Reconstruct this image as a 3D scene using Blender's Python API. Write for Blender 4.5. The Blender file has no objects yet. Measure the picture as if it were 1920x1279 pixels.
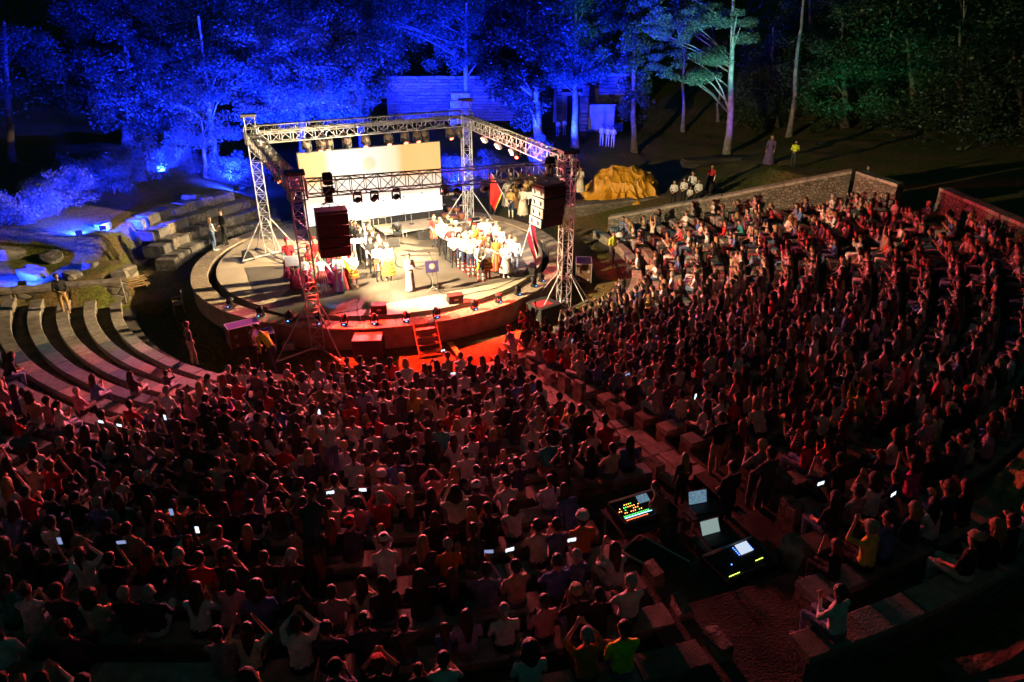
import bpy, bmesh, math, random
import numpy as np
from mathutils import Vector, Matrix, Euler

random.seed(7)
np.random.seed(7)
SC = bpy.context.scene
COL = SC.collection
R = math.radians
PI = math.pi

# ------------------------------------------------------------------ camera
PITCH, CAM_H, FOC = 25.7, 11.8, 1280.0
cam_d = bpy.data.cameras.new("camera")
cam_d.sensor_fit = 'HORIZONTAL'
cam_d.sensor_width = 36.0
cam_d.lens = 24.0
cam_d.clip_start = 0.1
cam_d.clip_end = 1000.0
cam = bpy.data.objects.new("camera", cam_d)
cam.location = (0, 0, CAM_H)
cam.rotation_euler = (R(90 - PITCH), 0, 0)
COL.objects.link(cam)
SC.camera = cam

# ------------------------------------------------------------------ night sky
W = bpy.data.worlds.new("World")
SC.world = W
W.use_nodes = True
bg = W.node_tree.nodes["Background"]
bg.inputs[0].default_value = (0.14, 0.75, 0.66, 1)
bg.inputs[1].default_value = 0.022
SC.view_settings.view_transform = 'Standard'
SC.view_settings.look = 'None'
SC.view_settings.exposure = 0.0
SC.view_settings.gamma = 1.0
SC.cycles.use_denoising = True
SC.cycles.max_bounces = 4
SC.cycles.diffuse_bounces = 2
SC.cycles.glossy_bounces = 2
SC.cycles.transmission_bounces = 2
SC.cycles.transparent_max_bounces = 4
SC.cycles.sample_clamp_indirect = 3.0
SC.cycles.caustics_reflective = False
SC.cycles.caustics_refractive = False

# light levels of the lamps the place has, in watts
L_KEY, L_STAGE, L_RED, L_BEAM, L_BLUE, L_TEAL = 25000, 3700, 32000, 70000, 125000, 15000

# ------------------------------------------------------------------ geometry of the place
CT, ST = math.cos(R(PITCH)), math.sin(R(PITCH))
def ray(u, v):
    x = (u - 960) / FOC; y = (v - 639.5) / FOC
    return (x, CT - y * ST, -ST - y * CT)
def at(u, v, z=0.0):
    d = ray(u, v); t = (z - CAM_H) / d[2]
    return Vector((d[0] * t, d[1] * t, z))
def aty(u, v, y):
    d = ray(u, v); t = y / d[1]
    return Vector((d[0] * t, y, CAM_H + d[2] * t))
def pix(p):
    z = p[2] - CAM_H
    zc = p[1] * CT - z * ST
    if zc < .1: return (-9999, -9999, zc)
    return (960 + FOC * p[0] / zc, 639.5 + FOC * (-p[1] * ST - z * CT) / zc, zc)

CX, CY = -5.2, 33.0          # centre of the seating
SX, SY, SR, SZ = -6.36, 32.72, 8.98, 0.9   # stage drum
def pol(x, y):
    return math.hypot(x - CX, y - CY), math.degrees(math.atan2(y - CY, x - CX))
def frompol(r, a):
    return CX + r * math.cos(R(a)), CY + r * math.sin(R(a))

# ------------------------------------------------------------------ materials
MATS = {}
def mat(name, col, rough=.8, var=.25, scale=4.0, bump=0.0, bscale=20.0, metal=0.0, obj_rand=0.0, spec=.3, emit=None, estr=0.0, col2=None, trans=0.0):
    if name in MATS: return MATS[name]
    m = bpy.data.materials.new(name); m.use_nodes = True
    nt = m.node_tree; N = nt.nodes; L = nt.links
    b = N["Principled BSDF"]
    b.inputs["Roughness"].default_value = rough
    b.inputs["Metallic"].default_value = metal
    b.inputs["Specular IOR Level"].default_value = spec
    tc = N.new("ShaderNodeTexCoord")
    if var > 0:
        nz = N.new("ShaderNodeTexNoise"); nz.inputs["Scale"].default_value = scale
        nz.inputs["Detail"].default_value = 5.0
        L.new(tc.outputs["Object"], nz.inputs["Vector"])
        rp = N.new("ShaderNodeValToRGB")
        c2 = col2 if col2 else tuple(min(1, c * (1 + var)) for c in col[:3])
        c1 = tuple(c * (1 - var) for c in col[:3]) if not col2 else col
        rp.color_ramp.elements[0].position = .32; rp.color_ramp.elements[1].position = .68
        rp.color_ramp.elements[0].color = (*c1[:3], 1); rp.color_ramp.elements[1].color = (*c2[:3], 1)
        L.new(nz.outputs["Fac"], rp.inputs["Fac"])
        out = rp.outputs["Color"]
        if obj_rand > 0:
            oi = N.new("ShaderNodeObjectInfo")
            mp = N.new("ShaderNodeMapRange"); mp.inputs["To Min"].default_value = 1 - obj_rand; mp.inputs["To Max"].default_value = 1 + obj_rand
            L.new(oi.outputs["Random"], mp.inputs["Value"])
            hs = N.new("ShaderNodeHueSaturation"); L.new(mp.outputs["Result"], hs.inputs["Value"])
            L.new(out, hs.inputs["Color"]); out = hs.outputs["Color"]
        L.new(out, b.inputs["Base Color"])
    else:
        b.inputs["Base Color"].default_value = (*col[:3], 1)
    if bump > 0:
        n2 = N.new("ShaderNodeTexNoise"); n2.inputs["Scale"].default_value = bscale; n2.inputs["Detail"].default_value = 6
        L.new(tc.outputs["Object"], n2.inputs["Vector"])
        bp = N.new("ShaderNodeBump"); bp.inputs["Strength"].default_value = bump; bp.inputs["Distance"].default_value = .05
        L.new(n2.outputs["Fac"], bp.inputs["Height"]); L.new(bp.outputs["Normal"], b.inputs["Normal"])
    if emit:
        b.inputs["Emission Color"].default_value = (*emit, 1)
        b.inputs["Emission Strength"].default_value = estr
    MATS[name] = m
    return m

def leafmat(name, col, trans=.35):
    if name in MATS: return MATS[name]
    m = bpy.data.materials.new(name); m.use_nodes = True
    nt = m.node_tree; N = nt.nodes; L = nt.links
    for n in list(N): N.remove(n)
    o = N.new("ShaderNodeOutputMaterial"); mx = N.new("ShaderNodeMixShader"); mx.inputs[0].default_value = trans
    d = N.new("ShaderNodeBsdfPrincipled"); d.inputs["Roughness"].default_value = .45
    t = N.new("ShaderNodeBsdfTranslucent")
    g = N.new("ShaderNodeNewGeometry")
    rp = N.new("ShaderNodeValToRGB")
    rp.color_ramp.elements[0].color = (*[c * .5 for c in col], 1); rp.color_ramp.elements[1].color = (*[c * 1.5 for c in col], 1)
    L.new(g.outputs["Random Per Island"], rp.inputs[0])
    L.new(rp.outputs[0], d.inputs["Base Color"]); L.new(rp.outputs[0], t.inputs["Color"])
    L.new(d.outputs[0], mx.inputs[1]); L.new(t.outputs[0], mx.inputs[2]); L.new(mx.outputs[0], o.inputs[0])
    MATS[name] = m
    return m

def emat(name, col, strength):
    if name in MATS: return MATS[name]
    m = bpy.data.materials.new(name); m.use_nodes = True
    nt = m.node_tree
    b = nt.nodes["Principled BSDF"]
    b.inputs["Base Color"].default_value = (.02, .02, .02, 1)
    b.inputs["Emission Color"].default_value = (*col, 1); b.inputs["Emission Strength"].default_value = strength
    MATS[name] = m
    return m

mat("stone", (.22, .185, .15), .9, .35, 3.0, .35, 34, obj_rand=.25)
mat("stone_face", (.20, .17, .135), .95, .5, 6.0, .7, 18, obj_rand=.25)
mat("pale_stone", (.34, .29, .25), .9, .3, 5.0, .35, 34, obj_rand=.18)
mat("mortar", (.13, .11, .09), .95, .3, 12, .5, 30)
mat("terrace_dirt", (.07, .06, .045), .95, .5, 1.6, .5, 25)
mat("steel", (.55, .55, .56), .42, .15, 8, metal=.55, spec=.5)
mat("dark_steel", (.06, .06, .065), .5, .2, 8, metal=.4)
mat("black_plastic", (.018, .018, .02), .55, .2, 10)
mat("black_cloth", (.02, .02, .022), .9, .3, 20, .3, 60)
mat("grille", (.022, .02, .022), .7, .3, 60, .5, 160)
mat("cabinet_side", (.50, .48, .50), .6, .12, 10)
mat("stage_floor", (.42, .35, .28), .75, .12, .9, .1, 30)
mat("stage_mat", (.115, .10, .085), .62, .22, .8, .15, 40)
mat("platform", (.10, .095, .09), .7, .2, 2)
mat("purple_board", (.09, .03, .22), .5, .15, 6)
mat("alu_edge", (.62, .60, .58), .35, .1, 10, metal=.6)
mat("case_board", (.14, .075, .045), .6, .25, 8)
mat("sub_box", (.03, .03, .032), .6, .2, 12, .2, 60)
mat("red_cover", (.45, .03, .05), .8, .15, 5)
mat("wood", (.40, .25, .12), .7, .3, 5, .2, 30)
mat("yellow_plank", (.75, .52, .10), .7, .15, 5)
mat("tarp", (.70, .33, .02), .45, .15, 3, .2, 8, spec=.5)
mat("bark", (.16, .12, .085), .95, .5, 3.5, 1.0, 8)
mat("pale_bark", (.30, .26, .22), .95, .4, 3.0, 1.0, 8)
mat("near_bark", (.34, .33, .15), .95, .5, 4.0, 1.0, 12)
mat("rock", (.14, .13, .12), .95, .45, 1.8, 1.0, 6, obj_rand=.2)
mat("grey_plastic", (.30, .29, .27), .5, .1, 8)
mat("white_paint", (.75, .74, .72), .6, .08, 6)
mat("plaster", (.34, .33, .34), .9, .2, 1.5, .3, 12)
mat("door_wood", (.30, .17, .07), .7, .25, 4, .2, 20)
mat("rubber", (.015, .015, .015), .8, .1, 5)
leafmat("leaf_broad", (.07, .10, .065))
leafmat("leaf_pale", (.11, .14, .10))
leafmat("leaf_needle", (.05, .085, .05), .2)
leafmat("leaf_dark", (.035, .045, .022), .2)
leafmat("leaf_wood", (.05, .10, .045), .3)
leafmat("leaf_bush", (.12, .14, .11))

# ------------------------------------------------------------------ object helpers
def link(o):
    COL.objects.link(o); return o
def mesh_np(name, v, f, mats=(), smooth=False, fm=None):
    me = bpy.data.meshes.new(name)
    me.from_pydata([tuple(p) for p in v], [], [tuple(q) for q in f])
    for m in mats: me.materials.append(MATS[m] if isinstance(m, str) else m)
    if fm is not None: me.polygons.foreach_set("material_index", np.asarray(fm, dtype=np.int32))
    if smooth: me.polygons.foreach_set("use_smooth", np.ones(len(me.polygons), dtype=bool))
    me.update()
    return me
def quads_np(name, v, nq, mats, smooth=False, fm=None):
    """v: (4*nq,3) array of separate quads"""
    me = bpy.data.meshes.new(name)
    me.vertices.add(len(v)); me.vertices.foreach_set("co", np.asarray(v, dtype=np.float32).ravel())
    me.loops.add(nq * 4); me.loops.foreach_set("vertex_index", np.arange(nq * 4, dtype=np.int32))
    me.polygons.add(nq); me.polygons.foreach_set("loop_start", np.arange(0, nq * 4, 4, dtype=np.int32))
    for m in mats: me.materials.append(MATS[m])
    if fm is not None: me.polygons.foreach_set("material_index", fm)
    me.update(calc_edges=True)
    return me
def add(name, me, parent=None, loc=(0, 0, 0), rot=(0, 0, 0), scale=(1, 1, 1)):
    o = bpy.data.objects.new(name, me); link(o)
    o.location = loc; o.rotation_euler = rot; o.scale = scale
    if parent is not None: o.parent = parent
    return o
def tag(o, label=None, cat=None, group=None, kind=None):
    if label: o["label"] = label
    if cat: o["category"] = cat
    if group: o["group"] = group
    if kind: o["kind"] = kind
    return o
def thing(name, label, cat, loc=(0, 0, 0), rz=0.0, group=None):
    o = bpy.data.objects.new(name, None); link(o); o.empty_display_size = .2
    o.location = loc; o.rotation_euler = (0, 0, rz)
    return tag(o, label, cat, group)

class MB:
    """collects shapes into one mesh"""
    def __init__(s): s.v = []; s.f = []; s.m = []
    def add(s, v, f, mi=0):
        n = len(s.v); s.v += [tuple(p) for p in v]; s.f += [tuple(i + n for i in q) for q in f]; s.m += [mi] * len(f)
        return s
    def box(s, c, d, rz=0.0, mi=0, rot=None, bev=0.0):
        hx, hy, hz = d[0] / 2, d[1] / 2, d[2] / 2
        M = (rot if rot is not None else Matrix.Rotation(rz, 3, 'Z'))
        if bev <= 0:
            v = [M @ Vector((x, y, z)) + Vector(c) for z in (-hz, hz) for x, y in ((-hx, -hy), (hx, -hy), (hx, hy), (-hx, hy))]
            f = [(3, 2, 1, 0), (4, 5, 6, 7), (0, 1, 5, 4), (1, 2, 6, 5), (2, 3, 7, 6), (3, 0, 4, 7)]
        else:
            b = min(bev, hx * .45, hy * .45, hz * .45)
            v = []
            for z, q in ((-hz, b), (-hz + b, 0), (hz - b, 0), (hz, b)):
                for sx, sy in ((-1, -1), (1, -1), (1, 1), (-1, 1)):
                    pts = ((hx - b - 0, hy - q), (hx - q, hy - b))
                    a = (sx * (hx - b), sy * (hy - q)); c2 = (sx * (hx - q), sy * (hy - b))
                    pr = (a, c2) if sx * sy < 0 else (c2, a)
                    if (sx, sy) == (-1, -1): pr = (c2, a)
                    elif (sx, sy) == (1, -1): pr = (a, c2)
                    elif (sx, sy) == (1, 1): pr = (c2, a)
                    else: pr = (a, c2)
                    for x, y in pr: v.append(M @ Vector((x, y, z)) + Vector(c))
            f = [tuple(reversed(range(8))), tuple(range(24, 32))]
            for k in range(3):
                for i in range(8):
                    j = (i + 1) % 8
                    f.append((k * 8 + i, k * 8 + j, k * 8 + 8 + j, k * 8 + 8 + i))
        return s.add(v, f, mi)
    def tube(s, pts, rad, n=8, mi=0, cap=True):
        pts = [Vector(p) for p in pts]
        if not isinstance(rad, (list, tuple)): rad = [rad] * len(pts)
        v = []; f = []
        up = Vector((0, 0, 1))
        for i, p in enumerate(pts):
            t = (pts[min(i + 1, len(pts) - 1)] - pts[max(i - 1, 0)]).normalized()
            a = t.cross(up if abs(t.z) < .95 else Vector((1, 0, 0))).normalized(); b = t.cross(a)
            for k in range(n):
                w = 2 * PI * k / n
                v.append(p + (a * math.cos(w) + b * math.sin(w)) * rad[i])
        for i in range(len(pts) - 1):
            for k in range(n):
                f.append((i * n + k, i * n + (k + 1) % n, (i + 1) * n + (k + 1) % n, (i + 1) * n + k))
        if cap:
            f.append(tuple(range(n))); f.append(tuple(reversed(range((len(pts) - 1) * n, len(pts) * n))))
        return s.add(v, f, mi)
    def lathe(s, prof, c=(0, 0, 0), n=12, mi=0, M=None):
        """prof: [(r,z)...] around z"""
        v = []; f = []
        for r, z in prof:
            for k in range(n):
                w = 2 * PI * k / n
                p = Vector((r * math.cos(w), r * math.sin(w), z))
                if M is not None: p = M @ p
                v.append(p + Vector(c))
        for i in range(len(prof) - 1):
            for k in range(n):
                f.append((i * n + k, i * n + (k + 1) % n, (i + 1) * n + (k + 1) % n, (i + 1) * n + k))
        f.append(tuple(reversed(range(n)))); f.append(tuple(range((len(prof) - 1) * n, len(prof) * n)))
        return s.add(v, f, mi)
    def mesh(s, name, mats, smooth=False):
        return mesh_np(name, s.v, s.f, mats, smooth, s.m)
    def build(s, name, mats, parent=None, loc=(0, 0, 0), rz=0.0, smooth=False):
        if isinstance(mats, str): mats = (mats,)
        return add(name, s.mesh(name, mats, smooth), parent, loc, (0, 0, rz))

def boxpart(name, c, d, m, parent=None, rz=0.0, bev=.0, rot=None):
    return MB().box((0, 0, 0), d, 0, 0, rot, bev).build(name, m, parent, c, rz)

UNIT = {}
def bar(name, p, q, r, m, parent=None, n=6):
    """a straight rod from p to q; the mesh is shared"""
    key = (m, n)
    if key not in UNIT:
        UNIT[key] = MB().tube([(0, 0, 0), (0, 0, 1)], 1.0, n).mesh("rod_" + m, (m,), True)
    p = Vector(p); q = Vector(q); d = q - p
    o = add(name, UNIT[key], parent, p, d.to_track_quat('Z', 'Y').to_euler(), (r, r, d.length))
    return o

def spot(name, loc, target, power, col, size=60, blend=.5, rad=.12, parent=None):
    l = bpy.data.lights.new(name, 'SPOT'); l.energy = power; l.color = col
    l.spot_size = R(size); l.spot_blend = blend; l.shadow_soft_size = rad
    o = bpy.data.objects.new(name, l); link(o)
    o.location = loc
    d = Vector(target) - Vector(loc)
    o.rotation_euler = d.to_track_quat('-Z', 'Y').to_euler()
    return o

def fbm(x, y, s=1.0, seed=0.0):
    return (math.sin(x * .9 * s + seed) * math.cos(y * 1.1 * s + seed * 1.7) + .5 * math.sin(x * 2.3 * s + y * 1.7 * s + seed * 2.1) + .25 * math.sin(x * 4.1 * s - y * 3.7 * s + seed)) / 1.75
# ------------------------------------------------------------------ ground
DR = 0.92
ROWB = {"left": 13.45, "middle": 12.85, "right": 11.61}
KM = {"left": 9, "middle": 16, "right": 18}
def rk(k, b): return ROWB[b] + DR * k               # back edge of bench row k
def zk(k): return .45 + .2 * k
def sm(a, b, x):
    t = min(1, max(0, (x - a) / (b - a))); return t * t * (3 - 2 * t)
def amax(r):                                     # the side and back walls bound the seating
    if r < 22.8: return 27.5 + (r - 12.6) / (22.8 - 12.6) * (5.6 - 27.5)
    if r < 24.2: return 5.6 + (r - 22.8) / 1.4 * (-.6 - 5.6)
    return -.6 + (r - 24.2) / 2.3 * (-14 + .6)
def ground_z(x, y):
    r, a = pol(x, y)
    zs = 0.0 if r < 11.0 else (.2 * (r - 11.6) / DR - .55 if r < 26.6 else 2.95 + .35 * sm(26.6, 27.4, r) + .06 * (r - 27))
    zs = min(zs, 3.6 + max(0, r - 40) * .1)
    hi = 2.0 * sm(14.2, 15.0, r) + max(0, r - 16) * .10 + max(0, r - 34) * .1
    lo = 1.1 * sm(13.3, 13.5, r) + max(0, r - 17) * .13 + max(0, r - 34) * .1
    no = max(0, r - 13) * .085 + max(0, r - 38) * .13
    ramp = max(0, r - 12.5) * .21 if r < 27 else 3.05 + (r - 27) * .06
    aa = a if a > -157 else a + 360            # -157 .. 203
    if aa < -157: z = lo
    elif aa < min(26, amax(r)) or (r < 12.6 and aa < 26): z = zs
    elif aa < 26: z = ramp if r < 23 else 3.1 + max(0, r - 26) * .06
    elif aa < 60: t = sm(26, 50, aa); z = ramp * (1 - t) + no * t
    elif aa < 130: z = no
    elif aa < 182:
        t = sm(130, 146, aa); z = no * (1 - t) + hi * t
    else:
        t = sm(182, 187, aa); z = hi * (1 - t) + lo * t
    if r > 13: z += .12 * min(1, (r - 13) / 6) * fbm(x, y, .8, 3) if (aa > 26 or aa < -157) else 0
    if y < 6.0 and aa < 26: z = min(z, 4.2)
    return z
def axis(lo, flo, fhi, hi, fine, coarse):
    a = list(np.arange(lo, flo, coarse)) + list(np.arange(flo, fhi, fine)) + list(np.arange(fhi, hi + coarse, coarse)); return a
xs = axis(-240, -36, 32, 240, .5, 6.0); ys = axis(-30, 5, 72, 330, .5, 6.0)
gv = [(x, y, ground_z(x, y) - .02) for y in ys for x in xs]
nx = len(xs)
gf = [(j * nx + i, j * nx + i + 1, (j + 1) * nx + i + 1, (j + 1) * nx + i) for j in range(len(ys) - 1) for i in range(nx - 1)]

def ground_mat():
    m = bpy.data.materials.new("ground_grass_dirt"); m.use_nodes = True
    nt = m.node_tree; N = nt.nodes; L = nt.links; b = N["Principled BSDF"]; b.inputs["Roughness"].default_value = .95
    b.inputs["Specular IOR Level"].default_value = .1
    tc = N.new("ShaderNodeTexCoord")
    def noise(s, d=6):
        n = N.new("ShaderNodeTexNoise"); n.inputs["Scale"].default_value = s; n.inputs["Detail"].default_value = d
        L.new(tc.outputs["Object"], n.inputs["Vector"]); return n
    a = noise(.35); f = noise(9.0); g = noise(40.0)
    r1 = N.new("ShaderNodeValToRGB"); r1.color_ramp.elements[0].color = (.24, .16, .075, 1); r1.color_ramp.elements[1].color = (.15, .155, .04, 1)
    r1.color_ramp.elements[0].position = .42; r1.color_ramp.elements[1].position = .58
    L.new(a.outputs[0], r1.inputs[0])
    r2 = N.new("ShaderNodeValToRGB"); r2.color_ramp.elements[0].color = (.35, .35, .35, 1); r2.color_ramp.elements[1].color = (1.4, 1.4, 1.3, 1)
    r2.color_ramp.elements[0].position = .3; r2.color_ramp.elements[1].position = .75
    L.new(f.outputs[0], r2.inputs[0])
    mx = N.new("ShaderNodeMix"); mx.data_type = 'RGBA'; mx.blend_type = 'MULTIPLY'; mx.inputs[0].default_value = 1
    L.new(r1.outputs[0], mx.inputs[6]); L.new(r2.outputs[0], mx.inputs[7]); L.new(mx.outputs[2], b.inputs["Base Color"])
    bp = N.new("ShaderNodeBump"); bp.inputs["Strength"].default_value = 1; bp.inputs["Distance"].default_value = .06
    L.new(g.outputs[0], bp.inputs["Height"]); L.new(bp.outputs[0], b.inputs["Normal"])
    MATS["ground"] = m
ground_mat()
o = add("ground", mesh_np("ground", gv, gf, ("ground",), True)); tag(o, "trampled grass and bare earth ground around the amphitheatre", "ground", kind="structure")

# stepped earth floor under the benches
def terrace(name, a0, a1f, k0, k1, blk):
    v = []; f = []
    for k in range(k0, k1 + 1):
        zf = zk(k) - .45; zp = zk(k - 1) - .45 if k > 0 else -.3
        ra, rb = rk(k - 1, blk), rk(k, blk)
        a1 = a1f(rb) if callable(a1f) else a1f
        n = max(6, int((a1 - a0) / 1.5)); s = len(v)
        for i in range(n + 1):
            a = a0 + (a1 - a0) * i / n
            jit = .02 * math.sin(a * 3.1 + k)
            for r_, z_ in ((ra, zp), (ra, zf), (rb, zf + jit)): v.append((*frompol(r_, a), z_))
        for i in range(n):
            p = s + i * 3
            f += [(p, p + 3, p + 4, p + 1), (p + 1, p + 4, p + 5, p + 2)]
    o = add(name, mesh_np(name, v, f, ("terrace_dirt",)))
    tag(o, None, None, kind="structure")
    return o
tag(terrace("seating_terrace", -156, -109.6, 0, 13, "left"), "stepped earth under the left seating block", "terrace")
tag(terrace("seating_terrace", -109.6, -66.0, 0, 13, "middle"), "stepped earth under the lower rows of the middle seating block", "terrace")
tag(terrace("seating_terrace", -109.6, -74.0, 14, 17, "middle"), "stepped earth under the upper rows of the middle seating block", "terrace")
tag(terrace("seating_terrace", -66.0, amax, 0, 14, "right"), "stepped earth under the lower rows of the right seating block", "terrace")
tag(terrace("seating_terrace", -74.0, amax, 15, 18, "right"), "stepped earth under the upper rows of the right seating block", "terrace")

# ------------------------------------------------------------------ stone benches
for i, c in enumerate([(.10, .16, .20), (.17, .22, .22), (.24, .25, .24), (.07, .13, .19), (.28, .26, .23), (.13, .18, .17)]):
    mat("seat_slab_%d" % i, c, .7, .25, 6, .35, 25, obj_rand=.15)
def sector_mesh(name, r0, r1, z0, z1, da, m, n=2, edge=.012):
    """a curved block, centred on angle 0, slightly chamfered on top"""
    v = []; f = []
    for i in range(n + 1):
        a = R(-da / 2 + da * i / n); e = edge
        for r_, z_ in ((r0, z0), (r0, z1 - e), (r0 + e, z1), (r1 - e, z1), (r1, z1 - e), (r1, z0)):
            v.append((r_ * math.cos(a), r_ * math.sin(a), z_))
    for i in range(n):
        for k in range(5):
            f.append((i * 6 + k, (i + 1) * 6 + k, (i + 1) * 6 + k + 1, i * 6 + k + 1))
    f.append((0, 1, 2, 3, 4, 5)); f.append(tuple(reversed(range(n * 6, n * 6 + 6))))
    return mesh_np(name, v, f, (m,))
ORD = ["first", "second", "third", "fourth", "fifth", "sixth", "seventh", "eighth", "ninth", "tenth", "eleventh", "twelfth", "thirteenth", "fourteenth", "fifteenth", "sixteenth", "seventeenth", "eighteenth", "nineteenth", "twentieth"]
capmb = MB()
def endcap(parent, r, a, z, rnd):
    """upright end stone, uneven"""
    if rnd.random() < .4: return
    h = .2 + rnd.random() * .35; w = rnd.uniform(.38, .46)
    v = []; 
    for zz, s in ((-.5, 1.05), (h * .3, 1.0), (h * .52, .8 + .2 * rnd.random())):
        for dx, dy in ((-.5, -.5), (.5, -.5), (.5, .5), (-.5, .5)):
            v.append((dx * w * s + rnd.uniform(-.03, .03), dy * .2 * s + rnd.uniform(-.02, .02), zz + rnd.uniform(-.05, .05)))
    f = [(3, 2, 1, 0), (8, 9, 10, 11)] + [(k * 4 + i, k * 4 + (i + 1) % 4, k * 4 + 4 + (i + 1) % 4, k * 4 + 4 + i) for k in range(2) for i in range(4)]
    x, y = frompol(r - .22, a)
    add("end_stone", mesh_np("end_stone", v, f, ("stone_face",)), parent, (x - parent.location.x, y - parent.location.y, z - parent.location.z), (0, 0, R(a)))
def bench(block, k, a0, a1, left):
    rnd = random.Random(k * 13 + len(block))
    r = rk(k, block); z = zk(k); n = max(2, int(round(R(a1 - a0) * r / 1.05))); da = (a1 - a0) / n
    row = k + 1
    am = (a0 + a1) / 2; bx, by = frompol(r - .2, am)
    t = thing("stone_bench", "curved stone bench, %s row from the arena in the %s seating block" % (ORD[row - 1], block), "bench", (bx, by, z - .45), 0, "stone bench rows of the %s block" % block)
    off = (CX - bx, CY - by, .45)
    ms = [sector_mesh("slab", r - .43, r, -.13, 0, da - R(.5) - .25 / r * 1, m) for m in ("stone", "pale_stone", "seat_slab_0", "seat_slab_1", "seat_slab_2", "seat_slab_3", "seat_slab_4", "seat_slab_5")]
    for i in range(n):
        a = a0 + da * (i + .5)
        if left: me = ms[2 + rnd.randrange(6)] if a > -140 + 3.5 * (k % 3) else ms[rnd.randrange(2)]
        elif a > -30: me = ms[1] if rnd.random() < .75 else ms[rnd.choice((0, 3, 5))]
        else: me = ms[rnd.choice((0, 0, 1, 4))]
        s = add("slab", me, t, (off[0], off[1], off[2] + rnd.uniform(-.012, .012)), (0, 0, R(a + rnd.uniform(-.03, .03))))
    # rough wall under the slabs, in lengths
    m = max(1, int((a1 - a0) / 7)); 
    wm = sector_mesh("riser_wall", r - .40, r - .025, -.62, -.132, (a1 - a0) / m, "stone_face", 5)
    for i in range(m): add("riser_wall", wm, t, off, (0, 0, R(a0 + (a1 - a0) * (i + .5) / m)))
    return t, rnd, z
A_LEFT = (-155.5, -111.6); A_MID = (-107.2, -67.6); A_RIGHT0 = -64.3
def a_right(k): return -64.3 if k < 12 else (-62.2, -62.2, -63.6, -65.2, -67, -69, -71, -73)[k - 12]
for k in range(0, KM["left"] + 1):
    t, rnd, z = bench("left", k, A_LEFT[0], A_LEFT[1] + .25 * k, True)
    endcap(t, rk(k, "left"), A_LEFT[1] + .25 * k + .7, z, rnd)
for k in range(0, KM["middle"] + 1):
    a1 = A_MID[1] if k < 11 else -73.2
    t, rnd, z = bench("middle", k, A_MID[0], a1, False)
    if k > 0: endcap(t, rk(k, "middle"), a1 + .45, z, rnd)
    if k < 7: endcap(t, rk(k, "middle"), A_MID[0] - .45, z, rnd)
for k in range(0, KM["right"] + 1):
    a0 = a_right(k)
    t, rnd, z = bench("right", k, a0, max(-40, amax(rk(k, "right")) - 1.5), False)
    endcap(t, rk(k, "right"), a0 - .45, z, rnd)

# flagstones of the two aisles
def aisle(a_c, wid, k0, k1, blk, label):
    rnd = random.Random(k0 + 5)
    x, y = frompol(rk(k0, blk), a_c)
    t = thing("aisle_path", label, "path", (x, y, 0)); t["kind"] = "structure"
    for k in range(k0, k1 + 1):
        for j in range(2):
            r0_ = rk(k - 1, blk) + .02 + j * DR / 2; r1_ = r0_ + DR / 2 - .05
            hw = wid / 2; cut = rnd.uniform(-.3, .3) * hw
            z = zk(k) - .45 + (.02 if j else .0) + .015
            for p, q in ((-hw, cut - .02), (cut + .02, hw)):
                if k >= k0:
                    pts = []
                    for rr, ss in ((r0_, p), (r0_, q), (r1_, q), (r1_, p)):
                        rr += rnd.uniform(-.03, .03); aa = a_c + math.degrees((ss + rnd.uniform(-.03, .03)) / rr)
                        px_, py_ = frompol(rr, aa); pts.append((px_ - x, py_ - y))
                    zt = z + rnd.uniform(0, .035)
                    v = [(a_, b_, zt - .14) for a_, b_ in pts] + [(a_, b_, zt) for a_, b_ in pts]
                    add("flagstone", mesh_np("flagstone", v, [(3, 2, 1, 0), (4, 5, 6, 7), (0, 1, 5, 4), (1, 2, 6, 5), (2, 3, 7, 6), (3, 0, 4, 7)], ("pale_stone",)), t)
aisle(-66.0, 1.0, 1, 12, "right", "flagstone steps running up between the middle and right blocks")
aisle(-109.4, .95, 0, 7, "middle", "flagstone steps running up between the left and middle blocks")

# ------------------------------------------------------------------ rubble walls
def rubble_mat(name, c1, c2, scale):
    m = bpy.data.materials.new(name); m.use_nodes = True
    nt = m.node_tree; N = nt.nodes; L = nt.links; b = N["Principled BSDF"]; b.inputs["Roughness"].default_value = .95
    tc = N.new("ShaderNodeTexCoord"); mp = N.new("ShaderNodeMapping"); mp.inputs["Scale"].default_value = (1, 1, 1.5)
    L.new(tc.outputs["Object"], mp.inputs[0])
    vo = N.new("ShaderNodeTexVoronoi"); vo.inputs["Scale"].default_value = scale; L.new(mp.outputs[0], vo.inputs["Vector"])
    ve = N.new("ShaderNodeTexVoronoi"); ve.feature = 'DISTANCE_TO_EDGE'; ve.inputs["Scale"].default_value = scale; L.new(mp.outputs[0], ve.inputs["Vector"])
    sp = N.new("ShaderNodeSeparateColor"); L.new(vo.outputs["Color"], sp.inputs[0])
    rp = N.new("ShaderNodeValToRGB"); rp.color_ramp.elements[0].color = (*c1, 1); rp.color_ramp.elements[1].color = (*c2, 1); L.new(sp.outputs[0], rp.inputs[0])
    r2 = N.new("ShaderNodeValToRGB"); r2.color_ramp.elements[0].color = (.55, .55, .55, 1); r2.color_ramp.elements[1].position = .1; L.new(ve.outputs["Distance"], r2.inputs[0])
    mx = N.new("ShaderNodeMix"); mx.data_type = 'RGBA'; mx.blend_type = 'MULTIPLY'; mx.inputs[0].default_value = 1
    L.new(rp.outputs[0], mx.inputs[6]); L.new(r2.outputs[0], mx.inputs[7]); L.new(mx.outputs[2], b.inputs["Base Color"])
    bp = N.new("ShaderNodeBump"); bp.inputs["Strength"].default_value = 1; bp.inputs["Distance"].default_value = .08
    L.new(r2.outputs[0], bp.inputs["Height"]); L.new(bp.outputs[0], b.inputs["Normal"])
    MATS[name] = m
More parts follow.
